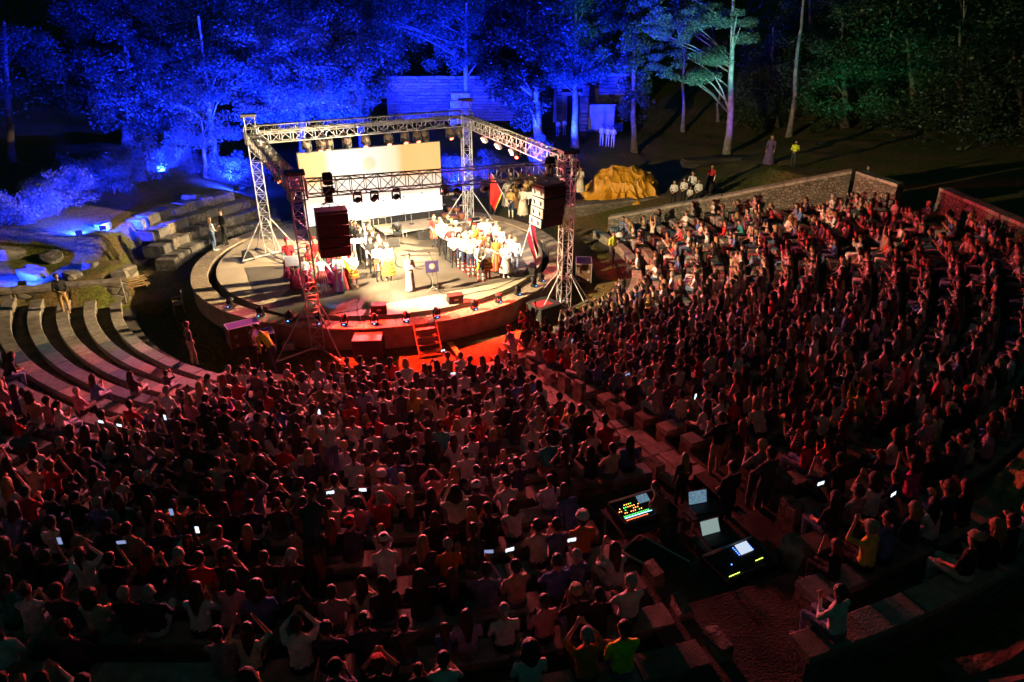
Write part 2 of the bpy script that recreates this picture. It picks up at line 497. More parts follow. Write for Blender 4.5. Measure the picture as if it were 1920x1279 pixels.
rubble_mat("rubble", (.13, .11, .085), (.25, .22, .18), 4.6)
rubble_mat("rubble_big", (.10, .09, .07), (.33, .29, .23), 2.0)

def wall_run(name, label, pts, thick, stone_len=.9, cop="pale_stone", face="rubble", seed=1):
    """pts: [(x,y,zbottom,ztop)...]: rubble body in lengths with coping stones"""
    rnd = random.Random(seed)
    t = thing(name, label, "wall", (pts[0][0], pts[0][1], pts[0][2])); o0 = Vector((pts[0][0], pts[0][1], pts[0][2]))
    for (x0, y0, b0, t0), (x1, y1, b1, t1) in zip(pts, pts[1:]):
        d = Vector((x1 - x0, y1 - y0, 0)); Ln = d.length; d.normalize(); nrm = Vector((-d.y, d.x, 0)) * thick / 2
        v = []
        for q, (x, y, b_, t_) in ((0, (x0, y0, b0, t0)), (1, (x1, y1, b1, t1))):
            for s in (-1, 1):
                v += [Vector((x, y, b_)) + nrm * s - o0, Vector((x, y, t_ - .14)) + nrm * s - o0]
        add("masonry", mesh_np("masonry", v, [(0, 4, 5, 1), (6, 2, 3, 7), (1, 5, 7, 3), (2, 0, 1, 3), (4, 6, 7, 5)], (face,)), t)
        n = max(1, int(Ln / stone_len))
        for i in range(n):
            f0, f1 = (i + .012) / n, (i + .988) / n
            v = []
            tk = thick * (.54 + rnd.uniform(0, .03))
            nn = Vector((-d.y, d.x, 0)) * tk
            for fr in (f0, f1):
                zt = t0 + (t1 - t0) * fr + rnd.uniform(-.015, .015)
                p = Vector((x0, y0, 0)) + d * Ln * fr
                for s in (-1, 1):
                    v += [p + nn * s + Vector((0, 0, zt - .138)) - o0, p + nn * s + Vector((0, 0, zt)) - o0]
            add("coping_stone", mesh_np("coping_stone", v, [(0, 4, 5, 1), (6, 2, 3, 7), (1, 5, 7, 3), (2, 0, 1, 3), (4, 6, 7, 5), (0, 2, 6, 4)], (cop,)), t)
    return t
w0 = at(1141, 437, 0); w1 = at(1597, 318, 4.5)
wp = []
for i in range(7):
    f = i / 6; x = w0.x + (w1.x - w0.x) * f; y = w0.y + .2 * (1 - f) + (w1.y - w0.y) * f
    zt = .95 + (4.5 - .95) * f
    wp.append((x, y, -.3 + (2.2) * f, zt))
wall_run("side_wall", "long rubble side wall with pale coping rising beside the right block", wp, .5, .95)
b0 = Vector((wp[-1][0], wp[-1][1])); b1 = at(1690, 345, 4.3)
wall_run("back_wall", "short rubble wall closing the top corner of the right block", [(b0.x + .27, b0.y - .3, 2.2, 4.5), (b1.x, b1.y, 2.2, 4.3)], .5, .9, seed=2)
b2, b3 = at(1772, 352, 4.2), at(1960, 432, 4.2)
wall_run("back_wall", "low rubble wall behind the top row at the far right", [(b2.x, b2.y, 2.4, 4.2), (b3.x, b3.y, 2.6, 4.2)], .5, .9, seed=3)
# terrace wall by the covered heap
tw0, tw1 = at(1085, 408, 0), at(1251, 392, 0)
wall_run("terrace_wall", "low grassy rubble retaining wall below the yellow tarpaulin", [(tw0.x - 1.0, tw0.y, -.2, .75), (tw1.x, tw1.y, -.2, .95)], .6, .8, "stone", seed=4)
# left retaining wall which the bench ends meet
l0, l1 = frompol(13.0, -160.2), frompol(23.5, -157.3)
wall_run("retaining_wall", "rubble retaining wall at the end of the empty left benches", [(*l0, -.2, 1.05), (*frompol(17, -158.6), .2, 1.35), (*l1, .8, 2.0)], .55, .7, "stone", "rubble_big", seed=5)
l2 = frompol(13.0, -160.2); l3 = frompol(12.4, -176)
wall_run("retaining_wall", "short rubble wall end beside the wooden pallet scraps", [(*frompol(13.1, -161.5), -.2, 1.1), (*frompol(13.6, -168), -.2, 1.0), (*frompol(13.2, -172), -.2, .9)], .5, .6, "stone", "rubble_big", seed=6)

# old stone tiers west of the stage, each with its own blocks
for k in range(4):
    rnd = random.Random(40 + k)
    r_in = 11.9 + .78 * k; zt = .55 + .5 * k
    a_s, a_e = 139 + 2.0 * k, 181 - 3.2 * k
    x, y = frompol(r_in, 160)
    t = thing("stone_tier", "%s of the ruined stone tiers stepping up west of the stage" % ("lowest", "second", "third", "topmost")[k], "stone tier", (x, y, zt - .55), 0, "ruined stone tiers")
    a = a_s
    while a < a_e:
        da = rnd.uniform(2.0, 4.2); h = rnd.uniform(.46, .56)
        me = sector_mesh("block", r_in + rnd.uniform(-.07, .07), r_in + .95, -h - (.5 if k == 0 else 0), rnd.uniform(-.06, .05), min(da, a_e - a) * .97, "rock" if rnd.random() < .4 else "stone_face", 2, .06)
        add("stone_block", me, t, (CX - x, CY - y, .55), (0, 0, R(a + da / 2)))
        a += da

# loose rocks of the western bank
def rock_mesh(seed, m="rock"):
    rnd = random.Random(seed); bm = bmesh.new(); bmesh.ops.create_icosphere(bm, subdivisions=2, radius=1)
    ph = [rnd.uniform(0, 6) for _ in range(6)]
    for v in bm.verts:
        n = v.co.normalized()
        s = 1 + .22 * math.sin(n.x * 3 + ph[0]) + .18 * math.sin(n.y * 4 + ph[1]) + .14 * math.sin(n.z * 5 + ph[2] + n.x * 2)
        v.co = Vector((max(-.85, min(.85, n.x * s)), max(-.8, min(.8, n.y * s)), max(-.6, min(.6, n.z * s))))
    me = bpy.data.meshes.new("boulder"); bm.to_mesh(me); bm.free(); me.materials.append(MATS[m]); return me
RM = [rock_mesh(i) for i in range(5)]
ROCKS = [(20, 470, .9, "leftmost pale boulder on the blue lit bank"), (60, 500, 1.0, "boulder glowing blue at the front of the bank"), (95, 470, .8, "middle boulder among the blue lit rocks"), (130, 500, .7, "small boulder beside the blue lamp on the bank"), (30, 520, .6, "low boulder near the bright blue floodlight"),
         (165, 480, .6, "boulder at the right of the blue lit rocks"), (280, 420, .7, "boulder below the blue bushes"), (200, 440, .7, "boulder between two blue bank lamps"), (360, 385, .8, "rounded boulder near the far tiers"), (410, 400, .9, "big rounded rock at the head of the stone tiers"), (440, 420, .8, "dark rock left of the stage rim")]
for i, (u, v, s, lb) in enumerate(ROCKS):
    s *= .72
    p = at(u, v, 1.6); p.z = ground_z(p.x, p.y) + s * .12
    o = add("boulder", RM[i % 5], None, p, (random.uniform(-.3, .3), random.uniform(-.3, .3), random.uniform(0, 6)), (s, s * random.uniform(.7, 1), s * random.uniform(.5, .8)))
    tag(o, lb, "rock", "boulders of the western bank")

# ------------------------------------------------------------------ foliage
def leaf_quads(centres, n_each, spread, size, aspect=.55, droop=0.0, rng=None, flat=0.0):
    """quads scattered round cluster centres; returns (4N,3)"""
    C = np.repeat(centres, n_each, axis=0); N = len(C)
    d = rng.normal(size=(N, 3)); d /= np.linalg.norm(d, axis=1, keepdims=True)
    rad = spread * rng.random((N, 1)) ** .45
    sc = np.array([1, 1, .75 if flat == 0 else flat])
    P = C + d * rad * sc
    a = rng.normal(size=(N, 3)); a[:, 2] *= .6; a[:, 2] -= droop; a /= np.linalg.norm(a, axis=1, keepdims=True)
    b = np.cross(a, rng.normal(size=(N, 3))); b /= np.linalg.norm(b, axis=1, keepdims=True)
    s = size * (.6 + .8 * rng.random((N, 1)))
    A = a * s * .5; B = b * s * aspect * .5
    return np.stack([P - A, P + B * .9, P + A, P - B * .9], axis=1).reshape(-1, 3)
def crown_clusters(c, rad, n, rng, hollow=.45):
    d = rng.normal(size=(n, 3)); d /= np.linalg.norm(d, axis=1, keepdims=True)
    q = (hollow + (1 - hollow) * rng.random((n, 1)) ** .6)
    return np.array(c) + d * q * np.array(rad)
def tree(name, label, base, top, crowns, leaf="leaf_broad", bark="bark", trunk_r=.25, size=.34, n_each=60, spread=.75, seed=1, limbs=10, droop=0.0, aspect=.55, group=None, cat="tree", flat=0.0, lean=0.0, hollow=.45):
    """crowns: [(centre xyz, radii xyz, number of clusters)] in world space"""
    rng = np.random.default_rng(seed); rnd = random.Random(seed)
    bz = ground_z(base[0], base[1]) - .15
    t = thing(name, label, cat, (base[0], base[1], bz), 0, group)
    B = Vector((base[0], base[1], bz)); T = Vector(top)
    pts = []; rr = []
    for i in range(8):
        f = i / 7
        p = B.lerp(T, f) - B + Vector((fbm(f * 4, seed, 1, seed), fbm(f * 4, seed + 9, 1, seed), 0)) * .25 * math.sin(f * PI)
        pts.append(p); rr.append(trunk_r * (1.35 if i == 0 else 1) * (1 - .75 * f) + .02)
    mb = MB().tube(pts, rr, 9)
    cl = [crown_clusters(c, r_, n, rng, hollow) for c, r_, n in crowns]
    allc = np.concatenate(cl) if cl else np.zeros((0, 3))
    for i in range(min(limbs, len(allc))):
        q = Vector(allc[rnd.randrange(len(allc))]) - B
        f = max(.25, min(.92, (q.z / max(.5, (T - B).z)) - .18)); s = (T - B) * f
        mid = s.lerp(q, .5) + Vector((0, 0, .3 - droop))
        mb.tube([s, mid, q], [trunk_r * .32, trunk_r * .2, .02], 5)
    mb.build("trunk", bark, t, smooth=True)
    if len(allc):
        v = leaf_quads(allc, int(n_each * 2.6), spread * 1.12, size * .54, aspect, droop, rng, flat) - np.array(B)
        add("crown", quads_np("crown", v, len(v) // 4, (leaf,)), t)
    return t
def C(u, v, y): p = aty(u, v, y); return (p.x, p.y, p.z)
G = "trees behind the stage"
tree("broadleaf_tree", "dim blue tree cut by the left picture edge", C(10, 270, 44)[:2], C(8, 40, 44), [(C(12, 110, 44), (1.9, 2, 2.2), 22), (C(60, 90, 47), (1.4, 1.4, 1.2), 9)], "leaf_broad", "bark", .22, .34, 60, .7, 31, 8, group=G)
tree("broadleaf_tree", "wide blue lit tree with rounded crown left of the stage", C(235, 250, 52)[:2], C(235, 20, 52), [(C(235, 110, 52), (4.2, 4, 4.4), 75), (C(200, 40, 53), (3, 3, 3), 30), (C(290, 30, 53), (2.6, 3, 2.6), 26), (C(260, 200, 51), (3, 3, 1.8), 26), (C(180, 160, 52), (2.6, 2.6, 2.2), 24), (C(320, 120, 51), (2.2, 2.2, 2.4), 24)], "leaf_broad", "bark", .35, .36, 85, .85, 1, 14, group=G)
tree("broadleaf_tree", "slender blue tree with visible branches beside the wide tree", C(395, 260, 50)[:2], C(372, 30, 50), [(C(405, 150, 50), (2.1, 2, 1.8), 26), (C(360, 110, 50), (1.6, 2, 1.4), 16), (C(345, 180, 49), (1.7, 2, 1.6), 18)], "leaf_broad", "pale_bark", .2, .32, 70, .7, 2, 14, group=G)
tree("broadleaf_tree", "low brightly speckled blue tree above the dark slope", C(375, 285, 46)[:2], C(378, 225, 46), [(C(380, 246, 46), (2.4, 1.8, 1.1), 30)], "leaf_pale", "bark", .14, .24, 80, .6, 3, 10, group=G)
tree("broadleaf_tree", "tall dense bright blue tree behind the left end of the screen", C(560, 250, 53)[:2], C(560, 10, 53), [(C(545, 110, 53), (4.2, 3.5, 4.2), 80), (C(490, 40, 54), (2.6, 2.6, 2.6), 28), (C(600, 40, 54), (3, 3, 2.6), 30), (C(560, 190, 52), (3.2, 3, 1.6), 26), (C(470, 120, 52), (2.4, 2.4, 2.6), 28), (C(500, 190, 51), (2.2, 2, 1.6), 18), (C(620, 140, 52), (2.4, 2.2, 2.8), 26)], "leaf_pale", "bark", .3, .3, 90, .8, 4, 12, group=G)
tree("broadleaf_tree", "blue tree with feathery drooping branches right of the dense one", C(672, 235, 55)[:2], C(668, 20, 55), [(C(665, 120, 55), (2.9, 2.6, 3.6), 44), (C(700, 60, 56), (2.2, 2, 2.2), 20), (C(655, 190, 54), (2.2, 2, 1.6), 18), (C(640, 40, 55), (2.4, 2.2, 2.2), 20), (C(715, 110, 55), (1.5, 1.5, 1.6), 12)], "leaf_needle", "bark", .25, .4, 75, .75, 5, 12, .5, .3, group=G)
tree("broadleaf_tree", "blue crowned tree hanging over the stone wall", C(872, 205, 62)[:2], C(875, 5, 62), [(C(800, 30, 62), (3.4, 2.6, 2.3), 34), (C(860, 95, 62), (2.0, 2, 1.2), 12), (C(840, 120, 62), (1.7, 1.5, .7), 8), (C(905, 60, 62), (2.2, 2, 2.2), 18), (C(760, 20, 63), (2.4, 2.2, 1.8), 18), (C(830, 60, 62), (2.2, 2, 1.4), 16)], "leaf_needle", "pale_bark", .28, .36, 75, .75, 6, 14, .3, .35, group=G)
tree("broadleaf_tree", "dark brownish tree in front of the blue lit trunks", C(1014, 268, 55)[:2], C(990, 10, 55), [(C(965, 70, 54), (2.6, 2.2, 3.6), 44), (C(985, 170, 54), (2.0, 1.8, 2.6), 26), (C(930, 140, 55), (1.6, 1.6, 2.2), 16), (C(1010, 30, 55), (2.2, 2, 2.2), 20)], "leaf_dark", "pale_bark", .42, .36, 80, .75, 7, 12, group=G)
tree("conifer_tree", "blue tree whose lowest branch tip catches pale teal light", C(1080, 245, 60)[:2], C(1078, -20, 60), [(C(1075, 60, 60), (3.2, 2.6, 3.2), 44), (C(1120, 120, 59), (2.3, 1.6, 1.2), 22), (C(1060, 130, 60), (2.4, 2, 1.4), 18), (C(1145, 45, 60), (2, 2, 2.2), 16)], "leaf_needle", "bark", .3, .42, 75, .7, 8, 12, .5, .3, group=G)
tree("cypress_tree", "black columnar cypress right of the old building", C(1192, 262, 58)[:2], C(1192, 10, 58), [(C(1192, 30 + 34 * i, 58), (1.35 - .05 * abs(i - 3), 1.2, 1.3), 10) for i in range(6)], "leaf_dark", "bark", .25, .3, 110, .6, 9, 4, group=G)
tree("pine_tree", "layered pine with pale teal lit boughs at the top", C(1362, 295, 55)[:2], C(1378, -60, 55), [(C(1330, 30, 55), (2.6, 1.8, .8), 20), (C(1255, 55, 56), (2.2, 1.8, 1.0), 18), (C(1340, 105, 55), (1.9, 1.6, .6), 14), (C(1300, 145, 55), (1.6, 1.2, .45), 12), (C(1245, 20, 57), (2.4, 2, 1.6), 18), (C(1250, 110, 57), (1.3, 1.5, 1.5), 12), (C(1395, 60, 55), (1.3, 1.4, 1.2), 10)], "leaf_pale", "pale_bark", .26, .34, 80, .6, 10, 16, .1, .3, group=G, flat=.45)
for i, (u0, v0, u1, v1, y, r_, lb) in enumerate([(1480, 250, 1512, -40, 58, .2, "straight bare purple lit trunk right of the pine"), (1738, 290, 1812, 10, 56, .13, "thin leaning bare trunk at the dark far right"), (1345, 240, 1350, 150, 66, .12, "faint bluish trunk behind the pine"), (1280, 250, 1283, 90, 64, .16, "slim dim trunk between cypress and pine")]):
    tree("bare_trunk_tree", lb, C(u0, v0, y)[:2], C(u1, v1, y), [(C(u1, v1 - 80, y), (2, 2, 1.6), 8)], "leaf_dark", "pale_bark", r_, .35, 40, .8, 20 + i, 3, group=G)
for i, (u, v, y, w, h, lb) in enumerate([(1450, 150, 62, 3.2, 4.2, "dark green tree just right of the pine"), (1580, 140, 58, 3.6, 4.6, "broad dark green tree behind the side wall corner"), (1700, 170, 56, 3.0, 3.8, "dark green tree left of the thin leaning trunk"), (1800, 150, 54, 3.4, 4.4, "dark green tree behind the low back wall"), (1900, 190, 50, 3.2, 4.2, "dark green tree cut by the right picture edge"), (1520, 60, 66, 3.6, 3.6, "tall dark tree behind the purple trunk"), (1650, 60, 64, 3.8, 3.8, "tall dark tree above the side wall corner")]):
    tree("broadleaf_tree", lb, C(u, v + 120, y)[:2], C(u, v - 100, y), [(C(u, v, y), (w, w * .8, h), 44), (C(u - 40, v + 40, y), (w * .6, w * .6, h * .5), 14), (C(u + 40, v - 40, y), (w * .6, w * .6, h * .5), 14)], "leaf_wood", "bark", .28, .4, 70, .9, 110 + i, 8, group="dark trees beyond the right block")
# shrubs on the bank, lit blue
SHRUB = [(240, 350, 41, 1.5, 1.0, "blue shrub filling the gap between the tallest and the brightest"), (115, 415, 35.5, 1.2, .9, "blue shrub behind the round one among the boulders"), (280, 330, 42, 1.9, 1.35, "tallest rounded blue shrub on the bank"), (222, 395, 38, 1.7, 1.25, "brightest blue shrub beside the tallest one"), (150, 430, 35.5, 1.5, 1.2, "bushy blue shrub left of the brightest one"), (150, 395, 37, .9, 1.2, "upright blue shrub behind the bushy one"), (95, 380, 37, .6, .7, "small isolated blue sprig above the rocks"), (60, 470, 32, 1.1, .7, "low blue shrub growing over the boulders"), (95, 455, 33, .8, .8, "round blue shrub among the boulders"), (15, 480, 31.5, 1.0, .8, "blue shrub cut by the left picture edge"), (330, 300, 45, 1.1, .8, "dim shrub behind the tallest one"), (400, 325, 46, 2.6, 1.0, "broad low blue shrub on the slope below the trees"), (460, 320, 47, 1.6, .7, "blue shrub directly behind the rear left tower")]
for i, (u, v, y, rx, rz_, lb) in enumerate(SHRUB):
    c = C(u, v, y + 1.6); rx *= 1.15; rng = np.random.default_rng(60 + i)
    gz = ground_z(c[0], c[1]); cz = max(gz + rz_ * .75, min(c[2], gz + rz_ * 1.2))
    tree("shrub", lb, c[:2], (c[0], c[1], cz), [((c[0], c[1], cz), (rx, rx * .8, rz_), int(26 * rx))], "leaf_bush", "bark", .06, .15, 75, .42, 60 + i, 8, group="blue lit shrubs", cat="shrub", hollow=.2)
# lit tree foot behind the stage
for i, (u, v, y, lb) in enumerate([(850, 290, 50, "blue shrub behind the rear right tower"), (910, 290, 51, "blue shrub between the rear right tower and the trunk"), (1015, 262, 54, "ivy like blue shrub hugging the thick trunk")]):
    c = C(u, v, y); gz = ground_z(c[0], c[1])
    tree("shrub", lb, c[:2], (c[0], c[1], gz + 1.3), [((c[0], c[1], gz + 1.2), (1.3 if i < 2 else .8, .9, 1.2), 30)], "leaf_bush", "bark", .06, .16, 80, .45, 80 + i, 8, group="blue lit shrubs", cat="shrub", hollow=.2)
# the wood behind everything
rng = np.random.default_rng(99)
cc = np.stack([rng.uniform(-95, 110, 620), rng.uniform(78, 125, 620), rng.uniform(2, 26, 620)], axis=1)
v1 = leaf_quads(cc, 110, 3.2, .45, .6, .1, rng)
cc = np.concatenate([np.stack([rng.uniform(-40, 6, 330), rng.uniform(70, 82, 330), rng.uniform(3, 15, 330)], axis=1), np.stack([rng.uniform(26, 75, 300), rng.uniform(44, 80, 300), rng.uniform(3, 20, 300)], axis=1), np.stack([rng.uniform(-75, -36, 200), rng.uniform(45, 80, 200), rng.uniform(3, 18, 200)], axis=1)])
v = np.concatenate([v1, leaf_quads(cc, 210, 2.8, .26, .6, .1, rng)])
o = add("forest", quads_np("forest", v, len(v) // 4, ("leaf_wood",))); tag(o, "dark wood closing the view behind the amphitheatre", "forest", kind="stuff")

# near trees on the right edge of the picture
def big_trunk(name, label, pts, radii, seed, bk="near_bark"):
    rnd = random.Random(seed); B = Vector(pts[0]); mb = MB()
    n = 22; v = []; f = []
    P = [Vector(p) - B for p in pts]
    for i, p in enumerate(P):
        tdir = (P[min(i + 1, len(P) - 1)] - P[max(0, i - 1)]).normalized()
        a = tdir.cross(Vector((0, 1, 0))).normalized(); b = tdir.cross(a)
        for k in range(n):
            w = 2 * PI * k / n
            rr = radii[i] * (1 + .16 * math.sin(k * 2.9 + i * .7 + seed) + .10 * math.sin(k * 5.3 - i * 1.1) + .06 * rnd.uniform(-1, 1))
            v.append(p + (a * math.cos(w) + b * math.sin(w)) * rr)
    for i in range(len(P) - 1):
        for k in range(n): f.append((i * n + k, i * n + (k + 1) % n, (i + 1) * n + (k + 1) % n, (i + 1) * n + k))
    t = thing(name, label, "tree", B); mb.add(v, f); mb.build("trunk", bk, t)
    rng = np.random.default_rng(seed)
    cl = crown_clusters(Vector(P[-1]) + Vector((2.2, 0, 2.0)), (2.2, 2.5, 1.6), 14, rng)
    q = leaf_quads(cl, 40, .8, .3, .5, 0, rng)
    add("crown", quads_np("crown", q, len(q) // 4, ("leaf_broad",)), t)
p0 = at(1885, 985, 3.2)
big_trunk("old_tree", "thick rough barked tree trunk leaning at the right edge", [(p0.x - .1, p0.y, 2.9), (p0.x + .12, p0.y, 3.6), (p0.x + .6, p0.y, 4.8), (p0.x + 1.3, p0.y + .1, 6.4), (p0.x + 2.3, p0.y + .2, 8.4), (p0.x + 3.4, p0.y + .2, 10.5)], [.75, .55, .5, .46, .42, .36], 5)
p0 = at(1935, 1285, 4.2)
big_trunk("old_tree", "rough bark foot of a tree in the lower right corner", [(p0.x - .25, p0.y, 3.6), (p0.x + .1, p0.y, 4.3), (p0.x + .6, p0.y, 5.2), (p0.x + 1.4, p0.y, 6.6), (p0.x + 2.6, p0.y, 8.6)], [.7, .42, .36, .32, .28], 9, "bark")

# ------------------------------------------------------------------ old buildings at the back
def stone_course_wall(parent, p0, p1, z0, z1, thick, ch, seed):
    rnd = random.Random(seed); d = Vector((p1[0] - p0[0], p1[1] - p0[1], 0)); Ln = d.length; d.normalize(); rot = math.atan2(d.y, d.x); n = Vector((d.y, -d.x, 0))
    O = parent.location; mid = Vector((p0[0], p0[1], 0)) + d * Ln / 2
    add("backing_wall", MB().box((0, 0, 0), (Ln - .05, thick, z1 - z0)).mesh("backing_wall", ("plaster",)), parent, Vector((mid.x, mid.y, (z0 + z1) / 2)) - n * thick * .5 - O, (0, 0, rot))
    z = z0; meshes = [MB().box((0, 0, 0), (1, .3, 1), bev=.06).mesh("stone", ("rock" if i else "stone_face",)) for i in range(2)]
    while z < z1 - .05:
        h = ch * rnd.uniform(.75, 1.3); x = 0
        while x < Ln - .1:
            w = min(rnd.uniform(.5, 1.5), Ln - x)
            c = Vector((p0[0], p0[1], 0)) + d * (x + w / 2) + n * rnd.uniform(-.07, .07)
            add("stone", meshes[rnd.randrange(2)], parent, Vector((c.x, c.y, z + h / 2)) - O, (0, rnd.uniform(-.03, .03), rot), (w * .97, 1, h * .93))
            x += w
        z += h
wl, wr = C(727, 215, 66), C(1000, 225, 66)
t = thing("stone_wall", "high wall of layered stone washed in blue light behind the screen", "wall", (wl[0], wl[1], wl[2] - .6))
stone_course_wall(t, (wl[0], wl[1]), (wr[0], wr[1] + .5), wl[2] - .6, C(727, 146, 66)[2], .5, .24, 11)
bl, br = C(1042, 238, 65), C(1168, 243, 65)
t = thing("stone_house", "low stone building with a wooden doorway behind the trees", "building", (bl[0], bl[1], bl[2] - .4))
zt = C(1042, 142, 65)[2]
O = t.location
dl, dr = C(1052, 240, 65)[0], C(1086, 240, 65)[0]
stone_course_wall(t, (bl[0], bl[1]), (dl, bl[1]), bl[2] - .4, zt, .6, .3, 12)
stone_course_wall(t, (dr, bl[1]), (br[0], bl[1]), bl[2] - .4, zt, .6, .3, 13)
stone_course_wall(t, (dl, bl[1] + .01), (dr, bl[1] + .01), C(1060, 172, 65)[2], zt, .6, .3, 14)
boxpart("door", ((dl + dr) / 2 - O.x + .2, .25, (C(1060, 180, 65)[2] + bl[2]) / 2 - O.z), ((dr - dl) * .62, .08, C(1060, 180, 65)[2] - bl[2]), "black_cloth", t)
boxpart("door_lintel", ((dl + dr) / 2 - O.x, -.25, C(1060, 175, 65)[2] - O.z), ((dr - dl) * 1.05, .5, .3), "door_wood", t)
boxpart("door_post", (dl - O.x + .2, -.2, (C(1060, 178, 65)[2] + bl[2]) / 2 - O.z), (.45, .12, (C(1060, 178, 65)[2] - bl[2]) * .98), "door_wood", t)
boxpart("roof", ((bl[0] + br[0]) / 2 - O.x, 2.2, zt - O.z + .12), (br[0] - bl[0] + .6, 5.6, .22), "stone", t)
boxpart("rear_wall", ((bl[0] + br[0]) / 2 - O.x, 4.6, (zt - O.z) / 2), (br[0] - bl[0], .4, zt - O.z), "plaster", t)
pl, pr = C(1102, 240, 63), C(1150, 243, 63)
t = thing("boundary_wall", "pale smooth low wall in front of the stone building", "wall", (pl[0], pl[1], pl[2]))
boxpart("panel", ((pr[0] - pl[0]) / 2, 0, .9), (pr[0] - pl[0], .3, 2.0), "plaster", t)
boxpart("coping_stone", ((pr[0] - pl[0]) / 2, 0, 1.955), (pr[0] - pl[0] + .15, .42, .1), "pale_stone", t)
# far yellowish block seen over the rear truss
c = C(864, 225, 60)
t = thing("gate_pillar", "broken pale stone pillar rising behind the rear right tower", "pillar", (c[0], c[1], c[2] - 1.0))
for i in range(5):
    boxpart("stone_block", (random.uniform(-.08, .08), 0, .45 + i * .62), (1.9 - i * .08 + random.uniform(-.1, .1), 1.0, .6), "pale_stone", t, random.uniform(-.05, .05), .06)
# reddish dirt heap
for i, (u, v, y, s, lb) in enumerate([(1345, 300, 51, (3.2, 1.2, .55), "brown earth heap at the foot of the pine")]):
    c = C(u, v, y); o = add("earth_heap", rock_mesh(77, "terrace_dirt"), None, (c[0], c[1], ground_z(c[0], c[1]) + .1), (0, 0, .2), s); tag(o, lb, "earth heap")
# ------------------------------------------------------------------ stage
st = thing("round_stage", "round raised stage with stone rim and light timber floor", "stage", (SX, SY, 0))
def ring(name, r0, r1, z0, z1, m, n=96, parent=st, smooth=False, a0=0, a1=360):
    v = []; f = []
    for i in range(n):
        a = R(a0 + (a1 - a0) * i / n)
        for r_, z_ in ((r1, z0), (r1, z1), (r0, z1), (r0, z0)): v.append((r_ * math.cos(a), r_ * math.sin(a), z_))
    for i in range(n):
        j = (i + 1) % n
        for k in range(3): f.append((i * 4 + k, j * 4 + k, j * 4 + k + 1, i * 4 + k + 1))
    return add(name, mesh_np(name, v, f, (m,)), parent)
mat("rim_concrete", (.30, .24, .19), .92, .3, 2.2, .6, 16)
mat("rim_stone", (.33, .26, .20), .92, .4, 9, .8, 26, obj_rand=.14)
ring("outer_wall", 8.25, 8.96, -.1, SZ - .10, "rim_concrete")
nst = 44
for i in range(nst):
    da = 360 / nst
    me = UNIT.setdefault(("rim", 0), sector_mesh("rim_stone", 8.24, 9.0, -.098, 0, da - .12, "rim_stone", 3, .015))
    add("rim_stone", me, st, (0, 0, SZ + random.uniform(-.004, .004)), (0, 0, R(i * da)))
ring("gutter", 7.88, 8.26, -.1, .45, "black_cloth")
v = [(0, 0, SZ + .05)] + [(7.88 * math.cos(2 * PI * i / 96), 7.88 * math.sin(2 * PI * i / 96), SZ + .05) for i in range(96)]
v += [(7.88 * math.cos(2 * PI * i / 96), 7.88 * math.sin(2 * PI * i / 96), .3) for i in range(96)]
f = [(0, 1 + i, 1 + (i + 1) % 96) for i in range(96)] + [(1 + i, 97 + i, 97 + (i + 1) % 96, 1 + (i + 1) % 96) for i in range(96)]
add("floor", mesh_np("floor", v, f, ("stage_floor",)), st)
FZ = SZ + .05
# board joints as thin real grooves are too fine: the floor is laid in wide sheets
def poly_sheet(name, px, z, m, parent=None, label=None, cat=None):
    P = [at(u, v, z) for u, v in px]; c = sum(P, Vector()) / len(P); c.z = z
    vv = [p - c + Vector((0, 0, .002)) for p in P] + [p - c - Vector((0, 0, .004)) for p in P]; n = len(P)
    ff = [tuple(range(n))] + [(i, i + n, (i + 1) % n + n, (i + 1) % n) for i in range(n)]
    me = mesh_np(name, vv, ff, (m,)); 
    bm = bmesh.new(); bm.from_mesh(me); bmesh.ops.recalc_face_normals(bm, faces=bm.faces); bm.to_mesh(me); bm.free()
    o = add(name, me, parent, c); 
    if label: tag(o, label, cat)
    return o
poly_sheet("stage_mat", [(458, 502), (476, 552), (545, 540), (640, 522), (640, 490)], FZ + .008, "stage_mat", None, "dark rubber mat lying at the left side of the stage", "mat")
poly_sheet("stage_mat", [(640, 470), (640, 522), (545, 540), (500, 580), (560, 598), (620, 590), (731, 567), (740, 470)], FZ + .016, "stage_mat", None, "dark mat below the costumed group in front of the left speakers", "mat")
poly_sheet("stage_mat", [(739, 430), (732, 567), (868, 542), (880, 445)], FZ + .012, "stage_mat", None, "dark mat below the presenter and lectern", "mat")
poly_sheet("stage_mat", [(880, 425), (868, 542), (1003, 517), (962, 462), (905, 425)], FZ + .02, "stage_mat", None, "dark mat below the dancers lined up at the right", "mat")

# rear platform with chairs
pa, pb = at(722, 452, FZ), at(870, 428, FZ)
dv = (pb - pa); dv.z = 0; Ln = dv.length; dv.normalize(); ang = math.atan2(dv.y, dv.x); nv = Vector((-dv.y, dv.x, 0))
dep = 2.6
pc = (pa + pb) / 2 + nv * dep / 2
t = thing("riser_platform", "low black platform with silver edge in front of the screen", "platform", (pc.x, pc.y, FZ), ang)
nsec = 4
for i in range(nsec):
    x = -Ln / 2 + Ln / nsec * (i + .5)
    boxpart("deck_panel", (x, 0, .36), (Ln / nsec - .015, dep, .08), "stage_floor" if i < 3 else "platform", t, 0, .01)
    for sx in (-1, 1):
        for sy in (-1, 1):
            bar("leg", (x + sx * (Ln / nsec / 2 - .1), sy * (dep / 2 - .1), 0), (x + sx * (Ln / nsec / 2 - .1), sy * (dep / 2 - .1), .32), .03, "steel", t)
boxpart("edge_rail", (0, -dep / 2 - .012, .35), (Ln, .02, .1), "alu_edge", t)
PLZ = FZ + .40

